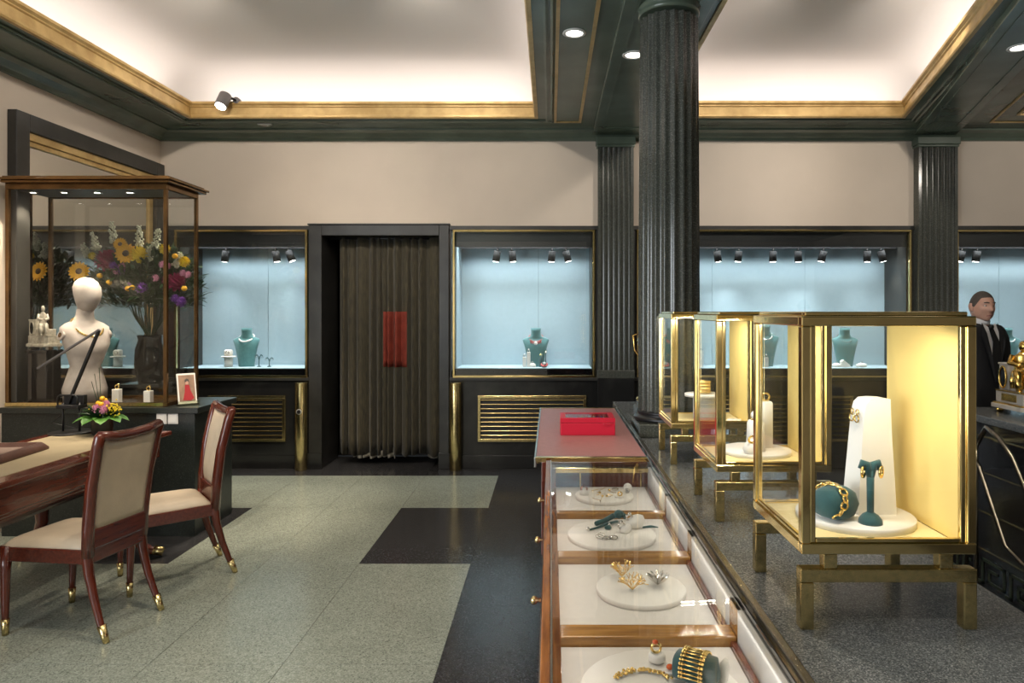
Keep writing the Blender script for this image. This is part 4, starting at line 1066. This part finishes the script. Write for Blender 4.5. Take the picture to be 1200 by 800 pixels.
MB().ring((0, 0, .035), .031, .008, 18, 6, M=RX(25)).build('bracelet', m_coral, s); MB().ball((0, -.034, .045), .014, 10, 8).build('clasp', m_pearl, s)
s = thing('ring_wedge', 'sloping white ring wedge in front of the bust in the wide window', 'ring stand', (wx(986), SY - .09, SZ))
MB().prism([(-.045, 0), (.045, 0), (.045, .02), (-.025, .075), (-.045, .06)], -.03, .03, M=RX(90)).build('wedge', m_wht, s, bevel=.003)
for x in (-.01, .012): MB().ring((x, -.0, .068 - .8 * (x + .025)), .010, .003, 14, 6, axis='x').build('ring', m_silver, s)
cushion(976, 'white ring cushion on the column side of the sloping ring wedge', w=.04); cushion(1005, 'white ring cushion on the guard side of the sloping ring wedge', w=.055)
white_block(891, .15, 'white ring block in front of the bright-strand bust', SY - .1); white_block(898, .10, 'low white ring block in front of the bright-strand bust', SY - .12)
white_block(822, .17, 'tall white ring block seen above the brass cases in the wide window')

# ================================================================== contents of the brass cases
CZ = .88 + .166 + .018
def disc(x, y, z, r, h, label, m=m_wht):
    o = MB().lathe([(r, 0), (r, h), (r - .002, h + .002), (.001, h + .002)], 64).build('display_disc', m); o.location = (x, y, z)
    return tag(o, label, 'display disc')
disc(.757, 1.70, CZ, .138, .014, 'round white disc under the tall earring stand in a brass case')
DZ = CZ + .016
es = thing('earring_tower', 'tall white leatherette earring tower with curved top in a brass case', 'earring stand', (.800, 1.715, DZ), R(-84))
secs = [(-.05, .05, 0), (-.044, .047, .08), (-.036, .042, .18), (-.030, .040, .25), (-.024, .040, .272), (-.012, .040, .283), (.010, .040, .285)]
vs = []; fs = []
for i in range(2):
    hw = .038 if i else -.038
    for (a, b, z) in secs: vs += [(hw * (1 - .25 * z / .285), a, z), (hw * (1 - .25 * z / .285), b, z if z < .26 else min(z, .283))]
n = len(secs)
for k in range(n - 1):
    a = 2 * k
    fs.append((a, a + 2, a + 3, a + 1)); b = 2 * n + a; fs.append((b, b + 1, b + 3, b + 2))
    fs.append((a, 2 * n + a, 2 * n + a + 2, a + 2)); fs.append((a + 1, a + 3, 2 * n + a + 3, 2 * n + a + 1))
fs.append((0, 1, 2 * n + 1, 2 * n)); t_ = 2 * (n - 1); fs.append((t_, 2 * n + t_, 2 * n + t_ + 1, t_ + 1))
MB().add(vs, fs).build('tower', m_wht, es, bevel=.004)
for x in (-.014, .010):
    MB().ring((x, -.036, .250), .006, .0015, 18, 6, axis='y').ring((x + .003, -.040, .234), .009, .0018, 18, 6, axis='y').build('earring', m_gold2, es)
et = thing('earring_tree', 'teal velvet earring tree with two gold hoops in front of the tall white tower', 'earring stand', (.757, 1.615, DZ))
MB().lathe([(.027, 0), (.026, .010), (.018, .020), (.007, .027), (.006, .034)], 24).build('base', m_dteal, et)
MB().tube([(0, 0, .025), (0, 0, .125)], [.008, .009], 12).build('stem', m_dteal, et)
for sx in (-1, 1):
    MB().tube([(0, 0, .11), (sx * .008, 0, .140), (sx * .016, 0, .143), (sx * .022, 0, .128)], [.009, .009, .010, .008], 10).build('arm', m_dteal, et)
    MB().ring((sx * .021, -.004, .122), .013, .003, 20, 8, M=T(sx * .021, 0, 0) @ RZ(50) @ T(-sx * .021, 0, 0), axis='y').build('earring', m_gold2, et)
bp_ = thing('bracelet_pillow', 'dark teal suede pillow wearing a gold chain bracelet in a brass case', 'bracelet', (.690, 1.655, DZ), R(20))
MB().loft([(0, 0, .004, .030, .028), (0, 0, .012, .042, .036), (0, 0, .038, .050, .044), (0, 0, .064, .044, .036), (0, 0, .076, .026, .020), (0, 0, .078, .004, .004)], 16, M=RZ(8), power=3.6).build('pillow', m_dteal, bp_)
lk = MB()
for i in range(13):
    a = math.pi * (-.25 + 1.5 * i / 12); c = (-.018 + .012 * math.sin(a * 1.3), -.047 * math.cos(a) - .002, .040 + .040 * math.sin(a) * .98)
    lk.ring((0, 0, 0), .0095, .0026, 14, 6, M=T(c[0], c[1] * 1.02, c[2] + .004) @ aim((0, -math.cos(a), math.sin(a))) @ RZ(90 * (i % 2)) @ (RX(25) if i % 2 else RX(0)))
lk.build('chain_bracelet', m_gold2, bp_)

disc(.752, 2.50, CZ, .125, .012, 'round white disc under the two slim white blocks in a brass case')
b = thing('display_block', 'taller slim white display block on the disc in a brass case', 'display block', (.800, 2.54, CZ + .014))
MB().loft([(0, 0, 0, .020, .03), (0, 0, .165, .020, .03), (0, 0, .17, .016, .026)], 16, power=9).build('block', m_wht, b)
MB().ring((0, 0, .185), .014, .004, 16, 6, axis='y').build('ring', m_gold2, b)
b = thing('display_block', 'shorter white display block with round ring pad on top in a brass case', 'display block', (.742, 2.47, CZ + .014))
MB().loft([(0, 0, 0, .030, .028), (0, 0, .10, .026, .025), (0, 0, .11, .020, .02)], 16, power=6).build('block', m_wht, b)
MB().ball((0, 0, .128), .017, 14, 10).build('ring_pad', m_wht, b); MB().ring((0, 0, .112), .013, .004, 16, 6).build('ring', m_gold2, b)
b = thing('ring_shell', 'low white shell-shaped ring cushion leaning on the shorter block', 'ring cushion', (.715, 2.42, CZ + .014))
MB().loft([(0, 0, 0, .026, .022), (0, 0, .015, .034, .028), (.004, 0, .035, .030, .022), (.01, 0, .048, .012, .010)], 16).build('pad', m_wht, b)
MB().ring((-.004, -.004, .055), .013, .0042, 16, 6, M=RX(15), axis='y').build('ring', m_gold2, b)
d = thing('display_drum', 'white drum with wide top disc in the case next to the column', 'display drum', (.745, 3.30, CZ))
MB().lathe([(.055, 0), (.055, .108), (.001, .109)], 30).build('drum', m_wht, d); MB().lathe([(.001, .108), (.095, .108), (.095, .120), (.001, .121)], 40).build('top_disc', m_wht, d)
b = thing('bracelet', 'heavy gold and pearl bracelet standing on the white drum', 'bracelet', (.735, 3.30, CZ + .121))
mb = MB()
for k in range(4):
    for i in range(22):
        a = 2 * math.pi * i / 22; mb.ball((.032 * math.cos(a), .028 * math.sin(a), .009 + .015 * k), .009, 6, 4)
mb.build('beads', m_gold2, b)
disc(.862, 3.20, CZ, .034, .010, 'small white disc at the foot of the drum in the case next to the column')

# ================================================================== jewellery in the counter trays
TZ = .8005; TT = TZ + .014
disc(.226, 2.86, TZ, .121, .013, 'white disc with fine gold chains in the tray next to the red leather end')
disc(.212, 2.36, TZ, .152, .012, 'white disc with teal twig and silver jewels in the second tray')
disc(.252, 1.90, TZ, .124, .012, 'white disc carrying the coral-shaped brooches')
disc(.225, 1.385, TZ, .165, .012, 'large white disc with gold bracelets on a teal cuff')
def tp(px, py, z=TT):
    Y = (EYE - z) * 800 / (py - 365); return ((px - 645) * Y / 800, Y, z)
# first tray
s = thing('ring_cushion', 'white half-round ring cushion with brown stone ring among fine chains', 'ring cushion', tp(684.5, 580))
MB().loft([(0, 0, 0, .018, .014), (0, 0, .012, .019, .014), (0, 0, .022, .012, .010)], 16).build('pad', m_wht, s)
MB().ring((0, 0, .026), .012, .004, 16, 6, axis='y').build('ring', mat('rose_gold', (.6, .26, .14), .25, .9), s); MB().ball((0, 0, .04), .008, 10, 6).build('ring_stone', m_brownl, s)
s = thing('ring_ball', 'white ball ring stand on the chain disc', 'ring stand', tp(735.5, 577))
MB().ball((0, .0, .022), .018, 18, 12).lathe([(.012, 0), (.008, .008)], 14).build('ball', m_wht, s); MB().ring((-.004, -.016, .012), .009, .003, 14, 6, axis='y').build('ring', m_silver, s)
s = thing('ring_dish', 'small white dish holding a gold ring on the chain disc', 'ring dish', tp(726, 583))
MB().loft([(0, 0, 0, .018, .011), (0, 0, .006, .022, .013), (0, 0, .007, .018, .010)], 18).build('dish', m_wht, s); MB().ring((.002, 0, .016), .008, .0028, 14, 6, axis='y').build('ring', m_gold2, s)
s = thing('silver_ring', 'silver ring lying flat beside the white ball on the chain disc', 'ring', tp(721, 574)); MB().ring((0, 0, .004), .012, .003, 16, 6).build('band', m_silver, s); MB().ball((0, -.01, .008), .005, 8, 6).build('ring_stone', m_silver, s)
def chain(pts, label, m=m_gold2, r=.0011, drop=True):
    w_ = [tp(*p, TT + .0015) for p in pts]; s = thing('fine_chain', label, 'necklace', w_[0])
    MB().tube([tuple(Vector(p) - Vector(w_[0])) for p in w_], r, 5).build('chain', m, s)
    if drop: MB().ball(tuple(Vector(w_[-1]) - Vector(w_[0]) + Vector((0, 0, .004))), (.006, .008, .004), 8, 6).build('pendant', m, s)
chain([(693, 575), (702, 573), (710, 571), (704, 574), (700, 577), (703, 578)], 'fine gold chain with pendant near the brown stone ring')
chain([(694, 583), (699, 585), (704, 586), (704, 589), (703, 587), (706, 582)], 'fine gold chain hanging over the front rim of its disc')
chain([(699, 580), (705, 579), (712, 579), (718, 580), (714, 582), (711, 582)], 'fine gold chain looped in the middle of its disc')
chain([(722, 577), (718, 577), (714, 575)], 'short gold chain by the silver ring')
# second tray
s = thing('teal_twig', 'dark teal twig-shaped jewel display on the second white disc', 'brooch', tp(700, 620))
def l2(px, py, h): p = Vector(tp(px, py)) - Vector(tp(700, 620)); return (p.x, p.y, h)
MB().tube([l2(698, 616, .008), l2(708, 614, .012), l2(718, 611, .020), l2(728, 610, .026), l2(733, 612, .02)], [.008, .009, .010, .012, .009], 10).build('branch', m_dteal, s)
MB().tube([l2(690, 622, .004), l2(700, 620, .006), l2(712, 616, .008), l2(724, 614, .010)], [.003, .004, .005, .005], 8).build('branch', m_dteal, s)
MB().ball(l2(725, 612, .030), (.018, .014, .016), 12, 8).build('bud', m_dteal, s); MB().ball(l2(712.5, 620, .007), (.013, .011, .007), 12, 8).build('bud', m_dteal, s)
for (px, py) in ((689, 623), (702, 615), (714, 618)): MB().ball(l2(px, py, .010), .007, 8, 6).build('silver_bead', m_silver, s)
for k, (px, py, r, lab) in enumerate(((743, 618, .034, 'larger white egg-shaped ring bowl on the second disc'), (732, 624, .022, 'smaller white egg-shaped ring bowl on the second disc'))):
    s = thing('ring_bowl', lab, 'ring bowl', tp(px, py))
    MB().loft([(0, 0, 0, r * .6, r * .5), (0, 0, r * .3, r, r * .8), (.2 * r, 0, r * .8, r * .95, r * .75), (.4 * r, 0, r * 1.25, r * .55, r * .42), (.45 * r, 0, r * 1.38, r * .15, r * .1)], 20).build('bowl', m_wht, s)
    MB().ring((-.5 * r, -.2 * r, r * 1.1), .011, .0035, 16, 6, axis='y').build('ring', m_silver, s); MB().ball((-.5 * r, -.2 * r, r * 1.1 + .014), .007, 8, 6).build('ring_stone', m_silver, s)
s = thing('silver_earrings', 'tangle of openwork silver earrings at the front of the second disc', 'earrings', tp(710, 631))
random.seed(5)
for k in range(7): MB().ring((-.022 + .008 * k, random.uniform(-.01, .014), .006), random.uniform(.007, .014), .0018, 16, 5, M=RX(random.uniform(-20, 20))).build('loop', m_silver, s)
s = thing('teal_feather', 'slim dark teal leaf lying beside the larger ring bowl', 'brooch', tp(753, 619)); mb = MB(); mb.tube([(0, 0, .004), (.03, .004, .006), (.055, 0, .004)], [.003, .005, .002], 8); mb.build('leaf', m_dteal, s)
# third tray
random.seed(9)
def brooch(px, py, label, m, n, L, flat_=False):
    s = thing('coral_brooch', label, 'brooch', tp(px, py))
    def grow(p, d, L, k):
        q = p + d * L
        if flat_:
            t = MB(); leaf(t, p, d, L * 1.5, .012, .05, (.3, 1, .2)); base.add(t.v, t.f, None, False)
        else: base.tube([p, q], [.0011, .0009], 5); base.ball(q, .0015, 5, 4)
        if k:
            for _ in range(2): grow(q, (d + Vector((random.gauss(0, .5), random.gauss(0, .5), random.gauss(.12, .35)))).normalized(), L * .8, k - 1)
    for i in range(n):
        base = MB(); a = 2 * math.pi * i / n
        grow(Vector((0, 0, .003)), Vector((math.cos(a) * .8, math.sin(a) * .6, .75)).normalized(), L, 0 if flat_ else 2)
        base.build('branch', m, s)
brooch(729, 676, 'gold coral brooch, the upright branching one at the back of its disc', m_gold2, 10, .020)
brooch(741, 692, 'gold coral brooch, the spreading one at the front of its disc', m_gold2, 10, .020)
brooch(771, 686, 'silver leaf brooch with upright blades beside the gold coral brooches', m_silver, 12, .030, True)
# fourth tray
s = thing('ring_bowl', 'white ring bowl with orange stone ring on the large disc', 'ring bowl', tp(770, 776)); r = .0185
MB().loft([(0, 0, 0, r * .6, r * .55), (0, 0, r * .35, r, r * .95), (0, 0, r * .9, r * 1.02, r), (0, 0, r * 1.2, r * .85, r * .8), (0, 0, r * 1.15, r * .6, r * .55), (0, 0, r * .8, r * .3, r * .3)], 22).build('bowl', m_wht, s)
MB().ring((-.002, 0, .032), .010, .003, 18, 6, axis='y').build('ring', m_gold2, s); MB().ball((-.004, 0, .045), (.007, .006, .005), 10, 8).build('ring_stone', m_amber, s)
s = thing('cuff_pillow', 'dark teal suede cuff pillow wearing a wide gold bead bracelet', 'bracelet', tp(815, 800), R(-30)); s.scale = (.88, .88, .88)
M = RY(90)
MB().loft([(0, 0, -.052, .012, .016), (-.004, 0, -.046, .028, .032), (-.004, 0, 0, .034, .036), (-.004, 0, .046, .030, .034), (0, 0, .056, .010, .012)], 14, T(0, 0, .032) @ M, power=3).build('pillow', m_dteal, s)
mb = MB()
for i in range(16):
    a = math.pi * (i / 15) * 1.1 - .15; y, z = -.041 * math.cos(a), .034 + .041 * math.sin(a)
    mb.tube([(-.022, y, z), (.022, y, z)], .0022, 6)
    for x in (-.026, -.020, .020, .026): mb.ball((x, y, z), .0042, 6, 4)
mb.build('bead_bracelet', m_gold2, s)
s = thing('ring_dish', 'small white dish with orange stone ring next to the teal cuff', 'ring dish', tp(785, 790))
MB().loft([(0, 0, 0, .012, .010), (0, 0, .008, .015, .012), (0, 0, .009, .012, .009)], 16).build('dish', m_wht, s); MB().ball((0, 0, .016), (.008, .007, .006), 12, 8).build('ring_stone', m_amber, s)
s = thing('ring_dish', 'small white dish with orange stone ring tucked behind the teal cuff', 'ring dish', tp(803, 776))
MB().loft([(0, 0, 0, .012, .010), (0, 0, .008, .015, .012), (0, 0, .009, .012, .009)], 16).build('dish', m_wht, s); MB().ball((0, 0, .016), (.008, .007, .006), 12, 8).build('ring_stone', m_amber, s)
s = thing('white_pad', 'upright white oval pad leaning beside the teal cuff', 'ring cushion', tp(847, 800)); MB().loft([(0, 0, 0, .006, .012), (0, 0, .012, .010, .018), (.004, 0, .035, .010, .018), (.008, 0, .048, .004, .010)], 16).build('pad', m_wht, s)
s = thing('cluster_necklace', 'gold cluster necklace curving across the large disc', 'necklace', tp(720, 796)); mb = MB(); random.seed(2)
path = [(720, 796), (728, 793), (736, 790.5), (745, 788.5), (754, 788), (763, 788.5), (772, 790.5), (780, 794), (786, 798)]
for (a, b) in zip(path, path[1:]):
    for t in (0, .25, .5, .75):
        p_ = Vector(tp(a[0] + (b[0] - a[0]) * t, a[1] + (b[1] - a[1]) * t)) - Vector(tp(720, 796))
        for _ in range(2): mb.ball((p_.x + random.gauss(0, .003), p_.y + random.gauss(0, .003), .005 + random.uniform(0, .003)), .0035, 6, 4)
mb.build('beads', m_gold2, s)

# ================================================================== guard
pe = thing('person', 'man in black suit, white shirt and black tie standing behind the black counter', 'person', (3.225, 5.1, 0), R(12)); pe.scale = (.9, .9, 1)
# body, clothed: continuous skin surface (local: faces -Y)
V = [(0, .02, .96), (0, .02, 1.10), (0, .015, 1.28), (0, .02, 1.40), (0, .02, 1.47), (0, .01, 1.53)]
RAD = [(.17, .125), (.165, .125), (.19, .135), (.175, .105), (.075, .07), (.06, .06)]
E = [(0, 1), (1, 2), (2, 3), (3, 4), (4, 5)]
for sx in (-1, 1):
    b = len(V)
    V += [(sx * .155, .02, 1.415), (sx * .215, .03, 1.36), (sx * .255, .05, 1.14), (sx * .245, -.04, .92), (sx * .24, -.06, .86)]
    RAD += [(.085, .08), (.078, .078), (.06, .06), (.045, .045), (.035, .04)]
    E += [(3, b), (b, b + 1), (b + 1, b + 2), (b + 2, b + 3), (b + 3, b + 4)]
    b = len(V)
    V += [(sx * .10, .02, .88), (sx * .11, .01, .50), (sx * .115, .03, .10), (sx * .12, -.12, .045)]
    RAD += [(.105, .11), (.08, .085), (.055, .06), (.045, .04)]
    E += [(0, b), (b, b + 1), (b + 1, b + 2), (b + 2, b + 3)]
me = bpy.data.meshes.new('body'); me.from_pydata(V, E, []); me.update(); me.materials.append(m_suit)
bo = bpy.data.objects.new('body', me); col.objects.link(bo); bo.parent = pe
bo.modifiers.new('skin', 'SKIN').use_smooth_shade = True
for i, rr in enumerate(RAD): me.skin_vertices[0].data[i].radius = rr
me.skin_vertices[0].data[0].use_root = True
bo.modifiers.new('sub', 'SUBSURF').levels = 2; bo.modifiers['sub'].render_levels = 2
# hands
for sx in (-1, 1):
    h = MB().loft([(sx * .24, -.06, .86, .022, .030), (sx * .24, -.066, .83, .018, .042), (sx * .238, -.07, .79, .016, .042), (sx * .236, -.072, .765, .013, .038)], 14)
    for k in range(4):
        y = -.104 + .022 * k; L = (.07, .08, .075, .058)[k]
        h.tube([(sx * .236, y, .78), (sx * .234, y - .004, .78 - L * .55), (sx * .222, y - .004, .78 - L)], [.0095, .009, .0075], 8)
    h.tube([(sx * .236, -.10, .825), (sx * .226, -.128, .80), (sx * .218, -.135, .772)], [.011, .010, .008], 8)
    h.build('hand', m_skin, pe)
# head: sphere grid shaped by soft bumps, turned to the man's left
hm = T(0, .0, 1.613) @ RZ(-8) @ RX(3) @ Matrix.Diagonal((1.08, 1.08, 1, 1))
def hr_(az, el):
    g = lambda a, e, sa, se: math.exp(-((az - a) / sa) ** 2 - ((el - e) / se) ** 2)
    x, y, z = math.sin(az) * math.cos(el), -math.cos(az) * math.cos(el), math.sin(el)
    r = 1 / math.sqrt((x / .076) ** 2 + (y / .096) ** 2 + (z / .116) ** 2)
    d = .023 * g(0, -.15, .15, .15) + .009 * g(0, .06, .13, .22)                      # nose
    d += .006 * g(.35, .30, .3, .10) + .006 * g(-.35, .30, .3, .10)                    # brow
    d -= .007 * g(.42, .12, .2, .12) + .007 * g(-.42, .12, .2, .12)                    # eye sockets
    d += .004 * g(.7, -.12, .25, .2) + .004 * g(-.7, -.12, .25, .2)                    # cheekbones
    d += .005 * g(0, -.52, .30, .06) - .003 * g(0, -.585, .3, .03) + .005 * g(0, -.65, .28, .05)   # lips
    d += .012 * g(0, -.88, .4, .16) + .008 * g(1.1, -.72, .35, .2) + .008 * g(-1.1, -.72, .35, .2)  # chin, jaw
    return x, y, z, r + d
def head_patch(n, m, e0, e1, off=0, cond=None):
    vs = []; fs = []
    for i in range(m + 1):
        el = e0 + (e1 - e0) * i / m
        for j in range(n):
            az = -math.pi + 2 * math.pi * j / n; x, y, z, r = hr_(az, el)
            o_ = off(az, el) if callable(off) else off
            vs.append((x * (r + o_), y * (r + o_), z * (r + o_)))
    for i in range(m):
        for j in range(n): a = i * n + j; b = i * n + (j + 1) % n; fs.append((a, b, b + n, a + n))
    return MB().add(vs, fs, hm, True)
hd = head_patch(56, 44, -1.56, 1.56).build('head', m_skin, pe)
MB().loft([(0, .012, 1.47, .060, .062), (0, .010, 1.52, .056, .060), (0, .012, 1.57, .056, .064)], 20).build('neck', m_skin, pe)
def hair_off(az, el):
    edge = .74 - .75 * max(0, min(1, (abs(az) - .75) / .6)) - .15 * max(0, min(1, (abs(az) - 2.0) / .6))
    k = max(0, min(1, (el - edge) / .10)); return -.006 + .011 * k
head_patch(56, 30, -.45, 1.56, hair_off).build('hair', m_hair, hd)
for sx in (-1, 1):
    MB().loft([(0, 0, -.030, .006, .010), (0, 0, -.018, .009, .016), (0, .003, .008, .010, .021), (0, .004, .024, .008, .016), (0, .002, .032, .004, .008)], 12, hm @ T(sx * .079, .012, -.002) @ RZ(sx * -22)).build('ear', m_skin, hd)
    MB().ball((sx * .031, -.0775, .015), (.011, .009, .006), 10, 8, hm).build('eye', m_wht, hd)
    MB().ball((sx * .031, -.084, .015), (.005, .004, .005), 8, 6, hm).build('iris', m_hair, hd)
    MB().tube([(sx * .014, -.096, .036), (sx * .030, -.0925, .040), (sx * .046, -.080, .036)], [.004, .005, .003], 6, M=hm).build('eyebrow', m_hair, hd)
MB().tube([(-.022, -.080, -.060), (0, -.089, -.058), (.022, -.080, -.060)], .0022, 6, M=hm).build('mouth', m_mag, hd)
# shirt front, collar, tie, lapels
def chest(x, z):
    k = max(0, min(1, (1.50 - z) / .16)); k = k * k * (3 - 2 * k); return -(.062 + .066 * k) * (1 - (x / .26) ** 2)
def strip_poly(pts, off, name, m, th=.006):
    n = len(pts); vs = []
    for s_ in (0, th):
        for (x, z) in pts: vs.append((x, chest(x, z) - off - s_, z))
    fs = [tuple(range(n)), tuple(range(2 * n - 1, n - 1, -1))] + [(i, i + n, (i + 1) % n + n, (i + 1) % n) for i in range(n)]
    MB().add(vs, fs).build(name, m, pe)
strip_poly([(-.062, 1.495), (-.07, 1.42), (-.035, 1.22), (0, 1.10), (.035, 1.22), (.07, 1.42), (.062, 1.495), (0, 1.455)], .004, 'shirt_front', m_shirt)
strip_poly([(-.020, 1.465), (-.028, 1.36), (-.036, 1.20), (0, 1.09), (.036, 1.20), (.028, 1.36), (.020, 1.465)], .012, 'tie', m_tie)
for sx in (-1, 1):
    strip_poly([(sx * .075, 1.495), (sx * .105, 1.40), (sx * .095, 1.34), (sx * .012, 1.07), (sx * .0, 1.09), (sx * .040, 1.25), (sx * .060, 1.42)][::sx], .016, 'lapel', m_suit)
MB().lathe([(.062, 1.482), (.066, 1.50), (.064, 1.535), (.060, 1.537)], 24, (0, .012, 0)).build('collar', m_shirt, pe)
MB().ball((0, -.094, 1.468), (.022, .014, .020), 12, 8).build('tie_knot', m_tie, pe)
